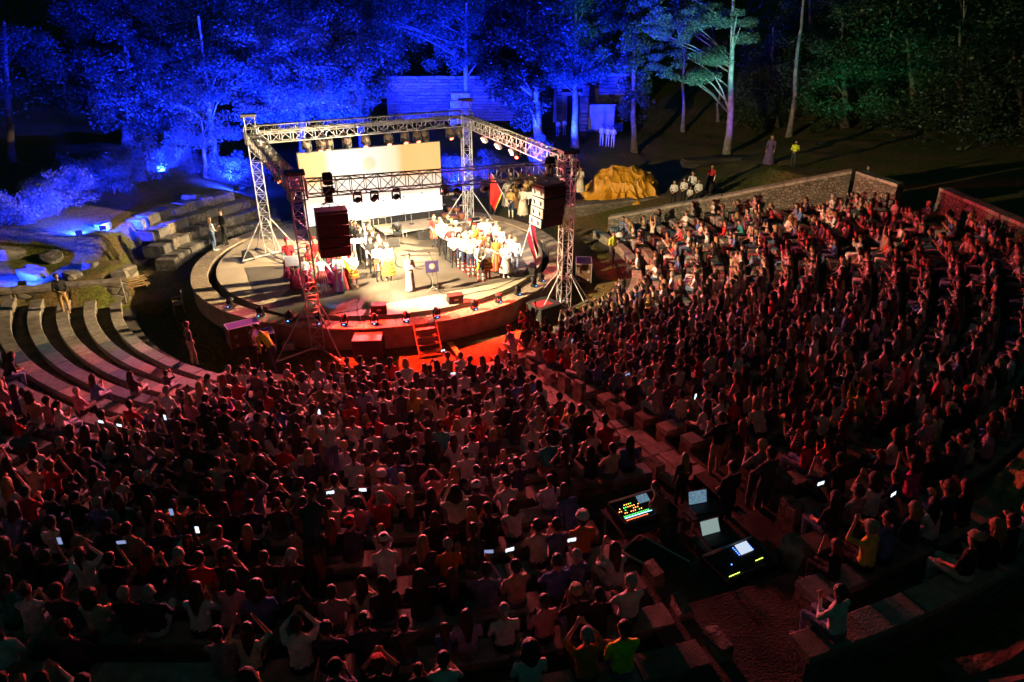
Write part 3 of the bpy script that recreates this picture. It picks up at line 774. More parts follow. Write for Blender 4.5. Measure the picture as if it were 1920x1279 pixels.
# LED screen
sl, sr = at(575, 425, 1.75), at(829, 392, 1.75)
tl = aty(548, 290, sl.y); tr = aty(818, 263, sr.y)
ztop = (tl.z + tr.z) / 2
dv2 = sr - sl; dv2.z = 0; WS = dv2.length; ang2 = math.atan2(dv2.y, dv2.x)
def screen_mat():
    m = bpy.data.materials.new("screen_picture"); m.use_nodes = True
    nt = m.node_tree; N = nt.nodes; L = nt.links; b = N["Principled BSDF"]; b.inputs["Base Color"].default_value = (.02, .02, .02, 1)
    tc = N.new("ShaderNodeTexCoord"); se = N.new("ShaderNodeSeparateXYZ"); L.new(tc.outputs["Generated"], se.inputs[0])
    rx = N.new("ShaderNodeValToRGB"); cr = rx.color_ramp
    cr.elements[0].position = 0; cr.elements[0].color = (.95, .46, .12, 1); cr.elements[1].position = 1; cr.elements[1].color = (.95, .50, .16, 1)
    for p, c in ((.16, (.92, .52, .16)), (.21, (.80, .74, .64)), (.5, (.78, .74, .68)), (.66, (.88, .68, .42)), (.72, (.92, .45, .12)), (.86, (.94, .50, .16))):
        e = cr.elements.new(p); e.color = (*c, 1)
    L.new(se.outputs["X"], rx.inputs[0])
    nz = N.new("ShaderNodeTexNoise"); nz.inputs["Scale"].default_value = 3; mp = N.new("ShaderNodeMapping"); mp.inputs["Scale"].default_value = (1, 1, .25); mp.inputs["Rotation"].default_value = (0, .4, 0)
    L.new(tc.outputs["Generated"], mp.inputs[0]); L.new(mp.outputs[0], nz.inputs["Vector"])
    # round emblem
    vm = N.new("ShaderNodeVectorMath"); vm.operation = 'DISTANCE'; cb = N.new("ShaderNodeCombineXYZ")
    mu = N.new("ShaderNodeMath"); mu.operation = 'MULTIPLY'; mu.inputs[1].default_value = WS / (ztop - 1.75); L.new(se.outputs["X"], mu.inputs[0])
    L.new(mu.outputs[0], cb.inputs[0]); L.new(se.outputs["Z"], cb.inputs[1]); vm.inputs[1].default_value = (.475 * WS / (ztop - 1.75), .78, 0); L.new(cb.outputs[0], vm.inputs[0])
    rc = N.new("ShaderNodeValToRGB"); rc.color_ramp.elements[0].position = .07; rc.color_ramp.elements[0].color = (1, 1, 1, 1); rc.color_ramp.elements[1].position = .12; rc.color_ramp.elements[1].color = (0, 0, 0, 1)
    L.new(vm.outputs["Value"], rc.inputs[0])
    m1 = N.new("ShaderNodeMix"); m1.data_type = 'RGBA'; L.new(rc.outputs[0], m1.inputs[0]); L.new(rx.outputs[0], m1.inputs[6]); m1.inputs[7].default_value = (.72, .55, .36, 1)
    # bright band along the foot
    rz_ = N.new("ShaderNodeValToRGB"); e = rz_.color_ramp.elements; e[0].position = .27; e[0].color = (1, 1, 1, 1); e[1].position = .33; e[1].color = (0, 0, 0, 1)
    ad = N.new("ShaderNodeMath"); ad.operation = 'MULTIPLY_ADD'; ad.inputs[1].default_value = .03; L.new(nz.outputs[0], ad.inputs[0]); L.new(se.outputs["Z"], ad.inputs[2]); L.new(ad.outputs[0], rz_.inputs[0])
    m2 = N.new("ShaderNodeMix"); m2.data_type = 'RGBA'; L.new(rz_.outputs[0], m2.inputs[0]); L.new(m1.outputs[2], m2.inputs[6]); m2.inputs[7].default_value = (1.25, 1.2, 1.12, 1)
    # the middle zone is paler
    rm = N.new("ShaderNodeValToRGB"); e = rm.color_ramp.elements; e[0].position = .50; e[0].color = (.75, .75, .75, 1); e[1].position = .62; e[1].color = (0, 0, 0, 1); L.new(se.outputs["Z"], rm.inputs[0])
    m3 = N.new("ShaderNodeMix"); m3.data_type = 'RGBA'; L.new(rm.outputs[0], m3.inputs[0]); L.new(m1.outputs[2], m3.inputs[6]); m3.inputs[7].default_value = (.85, .76, .66, 1); L.new(m3.outputs[2], m2.inputs[6])
    L.new(m2.outputs[2], b.inputs["Emission Color"]); b.inputs["Emission Strength"].default_value = 1.15
    MATS["screen_picture"] = m
screen_mat()
mid = (sl + sr) / 2
t = thing("video_screen", "large glowing orange and white video screen at the back", "screen", (mid.x, mid.y, FZ), ang2)
hh = ztop - 1.75
boxpart("display", (0, -.06, 1.75 - FZ + hh / 2), (WS, .02, hh), "screen_picture", t)
boxpart("casing", (0, .03, 1.75 - FZ + hh / 2), (WS + .08, .14, hh + .08), "black_plastic", t)
for s in (-1, -.33, .33, 1):
    bar("support_post", (s * WS * .46, .22, 0), (s * WS * .46, .22, ztop - FZ), .05, "dark_steel", t)
boxpart("skirt", (0, .0, (1.75 - FZ) / 2 - .03), (WS, .06, 1.75 - FZ - .08), "black_cloth", t)

# ------------------------------------------------------------------ truss
def truss_bars(parent, p0, p1, w, bay, side, faces=4, rod=.024, diag=.014, m="steel"):
    """box lattice between two points (world); side = horizontal vector across"""
    O = parent.location
    p0 = Vector(p0) - O; p1 = Vector(p1) - O; d = (p1 - p0); Ln = d.length; d.normalize()
    a = Vector(side).normalized(); b = d.cross(a).normalized()
    cs = [(a * sx + b * sy) * w / 2 for sx, sy in ((-1, -1), (1, -1), (1, 1), (-1, 1))]
    for c in cs: bar("chord", p0 + c, p1 + c, rod, m, parent)
    n = max(2, int(round(Ln / bay))); st_ = Ln / n
    for i in range(n + 1):
        q = p0 + d * st_ * i
        for k in range(4):
            c0, c1 = cs[k], cs[(k + 1) % 4]
            bar("cross_rung", q + c0, q + c1, diag, m, parent, 5)
            if i < n:
                q2 = q + d * st_
                if (i + k) % 2: bar("diagonal_brace", q + c0, q2 + c1, diag, m, parent, 5)
                else: bar("diagonal_brace", q + c1, q2 + c0, diag, m, parent, 5)
FLb, FRb, BLb, BRb = at(597, 655, 0), at(1056, 588, 0), at(508, 480, FZ), at(879, 420, FZ)
Zt = {"FL": 6.75, "FR": 6.85, "BL": 7.55, "BR": 7.6}
TW = .46
sv = (FRb - FLb); sv.z = 0; sv.normalize()
BEAM_F, BEAM_B = 6.25, 6.72
TOW = {}
for nm, b_, lb in (("FL", FLb, "front left lattice tower standing on the grass before the stage"), ("FR", FRb, "front right lattice tower beside the flight case"), ("BL", BLb, "rear left lattice tower with splayed stays on the stage"), ("BR", BRb, "rear right lattice tower standing by the drum kit")):
    t = thing("truss_tower", lb, "truss tower", b_, 0, "lattice towers carrying the roof truss"); TOW[nm] = t
    top = Vector((b_.x, b_.y, Zt[nm]))
    truss_bars(t, b_ + Vector((0, 0, .12)), top, TW, .50, sv)
    boxpart("head_block", (0, 0, Zt[nm] - b_.z + .06), (TW + .22, TW + .14, .12), "steel" if nm[0] == "B" else "dark_steel", t, math.atan2(sv.y, sv.x))
    # sleeve block where beams meet
    hz = (BEAM_F if nm[0] == "F" else BEAM_B) - b_.z
    for sx in (-1, 1):
        for sy in (-1, 1):
            c = sv * sx * (TW / 2 + .09) + Vector((-sv.y, sv.x, 0)) * sy * (TW / 2 + .09)
            bar("sleeve_post", c + Vector((0, 0, hz - .34)), c + Vector((0, 0, hz + .34)), .028, "steel", t)
    for zz in (-.33, 0, .33):
        pts = [sv * sx * (TW / 2 + .09) + Vector((-sv.y, sv.x, 0)) * sy * (TW / 2 + .09) + Vector((0, 0, hz + zz)) for sx, sy in ((-1, -1), (1, -1), (1, 1), (-1, 1))]
        for i in range(4): bar("sleeve_rung", pts[i], pts[(i + 1) % 4], .022, "steel", t)
    # outriggers with stays
    o2 = 25 if nm != "BR" else 70
    for k, aa in enumerate((o2 + math.degrees(math.atan2(sv.y, sv.x)) + 45 * (k2 * 2) for k2 in range(4))):
        d_ = Vector((math.cos(R(aa)), math.sin(R(aa)), 0)); ln = 1.75 if nm[0] == "F" else 1.45
        if nm == "FL" and d_.y > .5: ln = 1.0
        bar("outrigger", (0, 0, .12), d_ * ln + Vector((0, 0, .09)), .045, "steel", t)
        bar("stay", d_ * ln + Vector((0, 0, .09)), d_ * (TW / 2) + Vector((0, 0, 2.0 if nm[0] == "F" else 1.9)), .025, "steel", t)
        boxpart("foot_plate", (d_ * ln + Vector((0, 0, .025))), (.22, .22, .05), "dark_steel", t)
# beams
def beam(label, a_, b_, z, w=.52, ext0=0, ext1=0, name="truss_beam", z1=None):
    p0 = Vector((a_.x, a_.y, z)); p1 = Vector((b_.x, b_.y, z if z1 is None else z1)); d = (p1 - p0).normalized()
    p0 = p0 + d * (TW / 2 + .12 - ext0); p1 = p1 - d * (TW / 2 + .12 - ext1)
    t = thing(name, label, "truss beam", p0, 0, "roof truss beams")
    truss_bars(t, p0, p1, w, .52, Vector((-d.y, d.x, 0)), rod=.027, diag=.016)
    return t, p0, p1
bF, f0, f1 = beam("front truss beam crossing before the video screen", FLb, FRb, BEAM_F, .54)
bL, l0_, l1_ = beam("left side truss beam running from front to rear tower", FLb, BLb, BEAM_F + .05, .5, z1=BEAM_B - .1)
bR, r0_, r1_ = beam("right side truss beam running from front to rear tower", FRb, BRb, BEAM_F + .2, .5, z1=BEAM_B - .1)
bB, k0_, k1_ = beam("rear truss beam carrying the red lamps", BLb, BRb, BEAM_B - .1, .5, .1, .5)
nb = Vector((-sv.y, sv.x, 0))
bB2, _, _ = beam("second rear truss beam above the screen top", BLb + nb * .78, BRb + nb * .78, BEAM_B + .12, .4, .3, .3)

# ------------------------------------------------------------------ lamps
def moving_head(label, loc, aim, lit=None, hang=False, cover=False, group=None, s=1.0, rz=0.0):
    """base, yoke arms and a barrel head with a lens"""
    t = thing("moving_head_light", label, "stage light", loc, rz, group)
    sg = -1 if hang else 1
    boxpart("base", (0, 0, sg * .05 * s), (.30 * s, .26 * s, .10 * s), "black_plastic", t, 0, .02)
    for sx in (-1, 1): boxpart("yoke_arm", (sx * .15 * s, 0, sg * .24 * s), (.045 * s, .12 * s, .30 * s), "black_plastic", t, 0, .015)
    c = Vector((0, 0, sg * .30 * s)); d = (Matrix.Rotation(-rz, 3, 'Z') @ (Vector(aim) - Vector(loc))).normalized()
    M = d.to_track_quat('Z', 'Y').to_matrix()
    h = MB().lathe([(.06 * s, -.17 * s), (.10 * s, -.15 * s), (.115 * s, -.02 * s), (.105 * s, .12 * s), (.085 * s, .17 * s)], (0, 0, 0), 12).build("head", "black_plastic", t, c, smooth=True)
    h.rotation_euler = M.to_euler()
    lens = MB().lathe([(.08 * s, 0), (.075 * s, .012 * s)], (0, 0, .172 * s), 12).build("lens", lit if lit else "lens_dark", h)
    if cover:
        cv = MB(); n = 10
        prof = [(.05, .26), (.15, .20), (.22, .05), (.23, -.08), (.19, -.17)]
        v = []; f = []
        rnd = random.Random(int(loc[0] * 100))
        for i, (r_, z_) in enumerate(prof):
            for k in range(n):
                w = 2 * PI * k / n; q = r_ * (1 + rnd.uniform(-.18, .18))
                v.append((q * math.cos(w), q * math.sin(w), z_ + rnd.uniform(-.03, .03)))
        for i in range(len(prof) - 1):
            for k in range(n): f.append((i * n + k, (i) * n + (k + 1) % n, (i + 1) * n + (k + 1) % n, (i + 1) * n + k))
        f.append(tuple(range(n)))
        cv.add(v, f).build("rain_cover", "cover_plastic", t, (0, 0, -.14 * s))
    return t, Vector(loc) + Matrix.Rotation(rz, 3, 'Z') @ (c + d * .22 * s)
mat("lens_dark", (.05, .06, .08), .15, 0, spec=.8)
mat("cover_plastic", (.10, .075, .06), .45, .2, 6, .2, 10)
emat("lens_red", (1.0, .07, .03), 26.0); emat("lens_white", (1, .95, .85), 10.0); emat("lens_warm", (1.0, .78, .45), 6.0); emat("lens_blue", (.10, .30, 1.0), 10.0)
emat("led_blue", (.1, .35, 1.0), 6.0); emat("led_green", (.1, 1.0, .15), 5.0); emat("led_yellow", (.8, 1.0, .1), 5.0); emat("led_red", (1.0, .15, .05), 6.0); emat("led_orange", (1.0, .35, .05), 6.0); emat("led_cyan", (.3, .7, 1.0), 5.0)

RED = (1.0, .075, .07); PINK = (1.0, .18, .23); WARM = (1.0, .74, .42); WHITE = (1.0, .87, .68); BLUE = (.004, .016, 1.0)
# red lamps under the rear beam; they face the audience
zb = BEAM_B - .1 - .27
def on_rear(u): # where the rear beam passes this picture column
    lo, hi = 0.0, 1.0
    for _ in range(40):
        m_ = (lo + hi) / 2
        if pix(k0_.lerp(k1_, m_))[0] < u: lo = m_
        else: hi = m_
    p = k0_.lerp(k1_, lo); return Vector((p.x, p.y, zb))
nf = Vector((sv.y, -sv.x, 0))
REDS = [(599, 1, "leftmost lit red lamp in the rear row"), (613, 1, "small lit red lamp beside the leftmost one"), (683, 1, "lit red lamp over the pale part of the screen"), (727, 1, "lit red lamp just right of the screen middle"), (758, 1, "fifth lit red lamp of the rear row"), (781, 1, "lit red lamp close to the screen right end"), (843, 1, "lit red lamp standing apart near the rear right tower"),
        (572, 0, "unlit covered lamp at the left end of the rear beam"), (648, 0, "unlit covered lamp between the lit red ones"), (795, 0, "unlit covered lamp at the right end of the screen"), (860, 0, "unlit lamp bunched by the rear right tower")]
for i, (u, lit, lb) in enumerate(REDS):
    p = on_rear(u); aim = p + nf * 5 + Vector((0, 0, -7)) + sv * (i - 3) * .6
    t, lp = moving_head(lb, p, aim, "lens_red" if lit else None, True, True, "rear row of truss lamps", 1.35)
    if lit:
        tgt = Vector((*frompol(20.5, (-114, -22, -70, -85, -6, -99, -42)[i]), 1.6))
        spot("red_spot_light", lp + (Vector(aim) - p).normalized() * .05, tgt, L_RED * (1.1, .55, .9, 1.2, .45, 1.2, .75)[i], RED if i % 3 else PINK, 44, 1.0, .08)
# tight red beams from the side beams on the stage lip and the grass before it
for a_, b_, t_, tgs, lb in ((r0_, r1_, .42, (at(930, 655, 0), at(845, 668, 0)), "lit red lamp hanging below the right side beam"), (l0_, l1_, .40, (at(690, 690, 0), at(772, 684, 0)), "lit red lamp hanging below the left side beam")):
    p = a_.lerp(b_, t_) + Vector((0, 0, -.28)); aim = (tgs[0] + tgs[1]) / 2
    t, lp = moving_head(lb, p, aim, "lens_red", True, False, None, 1.0)
    for tg in tgs: spot("red_beam_light", lp + (aim - p).normalized() * .06, tg, L_BEAM, (1, .022, .010), 20, .3, .05)
# lamps under the front beam
def on_beam(a_, b_, u, dz):
    lo, hi = 0.0, 1.0; flip = pix(a_)[0] > pix(b_)[0]
    for _ in range(40):
        m_ = (lo + hi) / 2
        if (pix(a_.lerp(b_, m_))[0] < u) != flip: lo = m_
        else: hi = m_
    p = a_.lerp(b_, lo); return Vector((p.x, p.y, p.z + dz))
FR_ = [(668, "dark lamp hanging below the front beam against the screen"), (741, "second dark lamp hanging below the front beam"), (832, "lamp below the front beam at the screen right edge"), (908, "lamp below the front beam over the red flag"), (973, "lamp below the front beam left of the right speakers")]
for i, (u, lb) in enumerate(FR_):
    p = on_beam(f0, f1, u, -.28); tg = Vector((SX - 1 + 2.2 * (i - 1.5), SY + 1.5, FZ + 1))
    t, lp = moving_head(lb, p, tg, "lens_warm", True, False, "front beam stage lamps", .95)
    spot("stage_spot_light", lp + (tg - p).normalized() * .06, tg, L_STAGE, WARM if i % 2 else WHITE, 70, .7, .10)
# flood lamps on the side beams; the key lamps
def flood(label, p, tg, pw, col, size=105):
    t = thing("flood_lamp", label, "flood lamp", p, 0)
    M = (tg - p).to_track_quat('Z', 'Y').to_matrix(); d = (tg - p).normalized()
    boxpart("housing", (0, 0, -.3), (.36, .30, .16), "alu_edge", t, 0, .02, M)
    boxpart("lamp_glass", Vector((0, 0, -.3)) + d * .085, (.30, .24, .008), "lens_warm", t, 0, 0, M)
    bar("hanger", (0, 0, -.22), (0, 0, .02), .02, "dark_steel", t)
    if pw: spot("key_spot_light", p + Vector((0, 0, -.3)) + d * .14, tg, pw, col, size, .6, .07)
flood("square flood lamp under the right side beam near the rear", on_beam(r0_, r1_, 908, -.27), Vector((-9, 31, 1)), 0, WARM)
flood("square flood lamp under the right side beam", on_beam(r0_, r1_, 934, -.27), Vector((-7, 30, 1)), 0, WARM)
flood("warm flood lamp at the middle of the right side beam", r0_.lerp(r1_, .48) + Vector((0, 0, -.27)), Vector((-14.0, 31.5, .5)), L_KEY * 1.6, (1, .72, .36), 72)
flood("warm flood lamp at the front end of the left side beam", l0_.lerp(l1_, .10) + Vector((0, 0, -.27)), Vector((1.5, 32.5, .5)), L_KEY * .95, (1, .74, .40), 84)
# white follow beam on the flag bearer and on the left placard
pw_ = on_beam(f0, f1, 845, -.3)
for u, lb, tg, pw in ((858, "small white spot lamp aimed at the flag bearer", at(966, 514, FZ) + Vector((0, 0, 1.0)), 3000), (700, "small white spot lamp aimed at the placard group", at(600, 545, FZ) + Vector((0, 0, .9)), 3000)):
    p = on_beam(f0, f1, u, -.28)
    t, lp = moving_head(lb, p, tg, "lens_white", True, False, None, .9)
    spot("white_beam_light", lp + (tg - p).normalized() * .06, tg, pw, (.92, .95, 1.0), 11, .5, .05)

# moving heads along the stage rim
RIM = [(435, 575), (487, 594), (545, 601), (605, 603), (648, 605), (703, 602), (760, 598), (816, 592), (884, 577), (931, 565), (968, 552), (1000, 537), (1016, 528)]
for i, (u, v) in enumerate(RIM):
    q = at(u, v, SZ); d = Vector((q.x - SX, q.y - SY, 0)).normalized(); p = Vector((SX, SY, SZ + .002)) + d * 8.6
    rz = math.atan2(d.y, d.x) + PI / 2
    t, lp = moving_head("moving head lamp on the stage rim, %s from the left" % ORD[i], p, p - d * 2 + Vector((0, 0, 3.0 if i % 3 else 1.0)), None, False, False, "moving heads along the stage rim", .9, rz)
    boxpart("status_display", (0, -.122, .05), (.07, .006, .03), "led_blue", t)
# one of them is lit blue
p = Vector(at(612, 598, SZ)); spot("blue_rim_light", p + Vector((-.1, .35, .45)), p + Vector((.2, 3, .1)), 120, (.15, .35, 1), 60, .6, .05)
for u in (566, 640, 905, 850):
    q = at(u, 600, SZ); 

# blue floodlights in the grounds: fixture box + spot
BL = [((40, 526), 1.5, (60, 470), .9), ((152, 452), 1.7, (140, 400), 1.0), ((196, 440), 1.8, (220, 380), 1.4), ((262, 410), 2.0, (270, 330), 1.5), ((312, 388), 2.1, (300, 310), 1.1), ((400, 362), 2.1, (420, 318), 1.0), ((440, 345), 2.2, (380, 240), 1.3)]
def blue_flood(label, p, tg, pw, col=BLUE, size=85):
    d = (tg - p); rz = math.atan2(d.y, d.x)
    t = thing("blue_floodlight" if col == BLUE else "floodlight", label, "floodlight", p, 0, "ground floodlights")
    M = d.to_track_quat('Z', 'Y').to_matrix()
    boxpart("housing", (0, 0, .16), (.30, .22, .10), "black_plastic", t, 0, .015, M)
    boxpart("lamp_glass", Vector((0, 0, .16)) + d.normalized() * .056, (.24, .16, .008), "lens_blue" if col == BLUE else "lens_teal", t, 0, 0, M)
    for s in (-1, 1): bar("bracket_leg", (s * .12, 0, 0), (s * .12, 0, .16), .012, "dark_steel", t)
    spot("flood_spot_light", p + Vector((0, 0, .16)) + d.normalized() * .1, tg, pw, col, size, .7, .08)
emat("lens_teal", (.45, 1.0, .9), 6.0)
NAMES = ["bright blue floodlight on the wall top at the far left", "blue floodlight behind the left boulders", "blue floodlight below the bushy shrub", "blue floodlight below the brightest shrub", "blue floodlight below the tallest shrub", "blue floodlight on the slope above the tiers", "blue floodlight near the rear left tower"]
for (px, z, tpx, k), lb in zip(BL, NAMES):
    p = at(px[0], px[1], z); p.z = ground_z(p.x, p.y) + (.15 if px[0] < 50 else 0)
    tg = aty(tpx[0], tpx[1], p.y + 5); tg.z = max(tg.z, p.z + 1.2)
    blue_flood(lb, p, tg, 21000 * k, BLUE, 145)
for i, (u, v, y, tu, tv, ty, k, lb) in enumerate([(300, 300, 44, 235, 100, 52, 1.0, "blue floodlight under the wide left tree"), (440, 275, 46, 380, 150, 50, .55, "blue floodlight under the slender tree"), (560, 268, 46, 540, 100, 53, 1.1, "blue floodlight under the tall dense tree"), (660, 260, 48, 640, 90, 55, .8, "blue floodlight under the feathery tree"),
        (770, 250, 58, 830, 60, 63, .6, "blue floodlight at the foot of the layered wall"), (760, 235, 63.6, 800, 190, 66, .05, "small blue floodlight grazing the layered wall"), (990, 300, 50, 1030, 120, 57, .8, "blue floodlight seen through the right side truss"), (850, 300, 48, 880, 270, 52, .25, "blue floodlight behind the rear right tower"), (1060, 262, 58, 1100, 60, 61, .55, "blue floodlight before the stone building")]):
    p = Vector(C(u, v, y)); p.z = ground_z(p.x, p.y); tg = Vector(C(tu, tv, ty))
    blue_flood(lb, p, tg, L_BLUE * k, BLUE, 100)
p = Vector(C(1425, 290, 46)); p.z = ground_z(p.x, p.y)
blue_flood("pale teal floodlight on the embankment lighting the pine", p, Vector(C(1290, 60, 55)), L_TEAL, (.22, .92, .80), 55)
p = Vector(C(1395, 290, 50)); p.z = ground_z(p.x, p.y)
blue_flood("small violet floodlight at the foot of the pine", p, Vector(C(1400, 150, 56)), 1500, (.30, .10, 1.0), 70)
p = Vector(C(1530, 290, 51)); p.z = ground_z(p.x, p.y)
blue_flood("added green floodlight lifting the dark wood behind the side wall", p, Vector(C(1680, -60, 60)), 1300, (.12, 1.0, .55), 84)  # added lamp without a known source, tints the dark wood green
# ------------------------------------------------------------------ sound
def line_array(label, beam_pt, top_px, yaw, n=4):
    y = beam_pt.y - .1; top = aty(top_px[0], top_px[1], y)
    x, y = top.x, top.y
    w, d, h = 1.12, .80, .405
    t = thing("line_array_speaker", label, "loudspeaker", (x, y, top.z - n * h), yaw)
    for i in range(n):
        z = (n - i - .5) * h; tilt = Matrix.Rotation(R(1.2 + 1.3 * i), 3, 'X'); off = -.018 * i * i
        c = Vector((0, -off * 1.0, z))
        cab = MB().box((0, 0, 0), (w - .02, d, h - .02), 0, 0, tilt, .02).build("cabinet", "black_plastic", t, c)
        MB().box((0, -d / 2 - .006, 0), (w - .06, .012, h - .06), 0, 0, None).build("front_grille", "grille", cab).rotation_euler = tilt.to_euler()
        for s in (-1, 1):
            pn = MB().box((s * (w / 2 - .008), 0, 0), (.012, d - .05, h - .05)).build("side_panel", "cabinet_side", cab); pn.rotation_euler = tilt.to_euler()
            hm = MB()
            for yy in (-.2, .2):
                hm.box((s * (w / 2), yy, -.02), (.012, .11, .15)); hm.box((s * (w / 2), yy + .05, .05), (.012, .05, .09))
            hm.build("handle", "black_plastic", cab).rotation_euler = tilt.to_euler()
    boxpart("fly_frame", (0, 0, n * h + .06), (w, d * .9, .08), "dark_steel", t)
    for s in (-1, 1): bar("sling", (s * .42, 0, n * h + .1), (0, 0, n * h + .42), .012, "dark_steel", t)
    MB().tube([(0, 0, n * h + .34), (0, 0, n * h + .86)], .14, 10).box((.02, 0, n * h + .78), (.42, .26, .22), 0, 0, None, .03).build("chain_hoist", "dark_steel", t)
    bar("chain", (0, 0, n * h + .86), (0, 0, beam_pt.z - top.z + n * h + .2), .018, "dark_steel", t)
    boxpart("motor_bag", (.02, 0, beam_pt.z - top.z + n * h + .30), (.34, .30, .42), "black_cloth", t, 0, .05)
    mb = MB(); mb.tube([(-.1 + .3 * math.cos(k * .9) * (k % 2 + .4) * .5, .1 + .2 * math.sin(k * 1.3), n * h + .12 + .06 * k) for k in range(12)], .018, 5)
    mb.build("cable_bundle", "purple_board" if label.startswith("right") else "rubber", t)
    return t
line_array("left hanging loudspeaker stack, its dark front covering the dancers", on_beam(f0, f1, 612, 0), (620, 397), R(20), 4)
line_array("right hanging loudspeaker stack with pale handle panels on its side", on_beam(f0, f1, 1026, 0), (1030, 347), R(36), 4)

def wedge(label, u, v, z, yaw):
    p = at(u, v, z); t = thing("floor_monitor", label, "monitor speaker", (p.x, p.y, z), yaw, "floor monitor speakers")
    w = .62; pr = [(-.24, 0), (.24, 0), (.24, .14), (.02, .42), (-.24, .36)]
    v_ = [(s * w / 2, a, b) for s in (-1, 1) for a, b in pr]; f_ = [(0, 1, 2, 3, 4), (9, 8, 7, 6, 5)] + [(i, 5 + i, 5 + (i + 1) % 5, (i + 1) % 5) for i in range(5)]
    me = mesh_np("cabinet", v_, f_, ("sub_box",)); bm = bmesh.new(); bm.from_mesh(me); bmesh.ops.recalc_face_normals(bm, faces=bm.faces); bm.to_mesh(me); bm.free()
    add("cabinet", me, t)
    d = Vector((0, .22, -.28)).normalized(); nrm = Vector((0, .28, .22)).normalized(); M = Matrix((Vector((1, 0, 0)), -d, nrm)).transposed()
    MB().box((0, 0, 0), (w - .06, .30, .01), 0, 0, M).build("grille", "grille", t, Vector((0, .13, .28)) + nrm * .004)
    MB().box((0, 0, 0), (.16, .01, .07)).build("socket_plate", "alu_edge", t, (.0, -.246, .18))
    return t
wedge("floor monitor at the stage front left of the steps", 711, 585, FZ, R(10)); wedge("floor monitor on the bright strip right of the steps", 853, 566, FZ, R(20)); wedge("floor monitor at the right end of the stage", 994, 512, FZ, R(80))
wedge("floor monitor below the chair platform, left one", 738, 462, FZ, R(195)); wedge("floor monitor below the chair platform, right one", 794, 448, FZ, R(200)); wedge("upright monitor by the rear left tower foot", 466, 486, FZ, R(-60))

def subwoofer(label, u, v, d, yaw, cover=None):
    p = at(u, v, 0); t = thing("subwoofer", label, "subwoofer", (p.x, p.y, 0), yaw)
    boxpart("cabinet", (0, 0, d[2] / 2 + .02), d, "sub_box", t, 0, .02)
    boxpart("front_grille", (0, -d[1] / 2 - .006, d[2] / 2 + .02), (d[0] - .1, .012, d[2] - .1), "grille", t)
    for s in (-1, 1): boxpart("side_handle", (s * (d[0] / 2 + .004), 0, d[2] * .6), (.01, .22, .10), "dark_steel", t)
    for sx in (-1, 1):
        for sy in (-1, 1): boxpart("foot", (sx * (d[0] / 2 - .1), sy * (d[1] / 2 - .1), .01), (.08, .08, .02), "rubber", t)
    if cover: boxpart("top_cover", (cover[0], cover[1], d[2] + .026), (cover[2], cover[3], .008), cover[4], t)
    return t
subwoofer("subwoofer on the grass left of the steps with glowing red top", 693, 663, (1.1, .95, .75), R(4))
subwoofer("subwoofer on the grass right of the stage with a red cloth on top", 1018, 598, (1.15, 1.1, .72), R(38), (-.1, -.05, .75, .6, "red_cover"))

def flight_case(label, u, v, z, d, yaw, top="purple_board", side="case_board"):
    p = at(u, v, z); t = thing("flight_case", label, "flight case", (p.x, p.y, z), yaw)
    boxpart("body", (0, 0, d[2] / 2 + .1), (d[0] - .02, d[1] - .02, d[2]), side, t)
    boxpart("lid", (0, 0, d[2] + .1 + .006), (d[0] - .06, d[1] - .06, .01), top, t)
    for sx in (-1, 1):
        for sy in (-1, 1):
            boxpart("corner_edge", (sx * (d[0] / 2 - .012), sy * (d[1] / 2 - .012), d[2] / 2 + .1), (.035, .035, d[2]), "alu_edge", t)
            MB().lathe([(.05, -.02), (.05, .02)], (0, 0, 0), 10, 0, Matrix.Rotation(PI / 2, 3, 'X')).build("castor", "rubber", t, (sx * (d[0] / 2 - .1), sy * (d[1] / 2 - .1), .052))
        boxpart("top_edge", (sx * (d[0] / 2 - .012), 0, d[2] + .1), (.035, d[1] - .07, .03), "alu_edge", t)
        boxpart("latch", (sx * d[0] * .3, -d[1] / 2 - .002, d[2] * .72), (.12, .015, .12), "alu_edge", t)
        boxpart("latch", (sx * d[0] * .3, -d[1] / 2 - .002, d[2] * .28), (.12, .015, .12), "alu_edge", t)
    for sy in (-1, 1): boxpart("top_edge", (0, sy * (d[1] / 2 - .012), d[2] + .1), (d[0] - .07, .035, .03), "alu_edge", t)
    return t
flight_case("flight case with flat violet lid behind the technician", 462, 648, 0, (1.25, .65, .85), R(35)); flight_case("open sided flight case with violet top beside the technician", 497, 660, 0, (.85, .65, .75), R(28), "purple_board", "black_plastic")
flight_case("brown fronted flight case on the grass by the front right tower", 1093, 527, 0, (.75, 1.1, .95), R(-4), "black_plastic")
p = at(443, 640, 0); t = thing("cable_heap", "heap of black cables and cloth beside the violet flight case", "cable heap", (p.x, p.y, 0))
mb = MB(); rnd = random.Random(3)
for k in range(9):
    mb.tube([(rnd.uniform(-.4, .4), rnd.uniform(-.3, .3), rnd.uniform(.05, .6)) for _ in range(6)], .04, 6)
mb.build("cable", "rubber", t, smooth=True); boxpart("trunk_box", (0, 0, .3), (.7, .5, .6), "black_cloth", t, .2, .05)

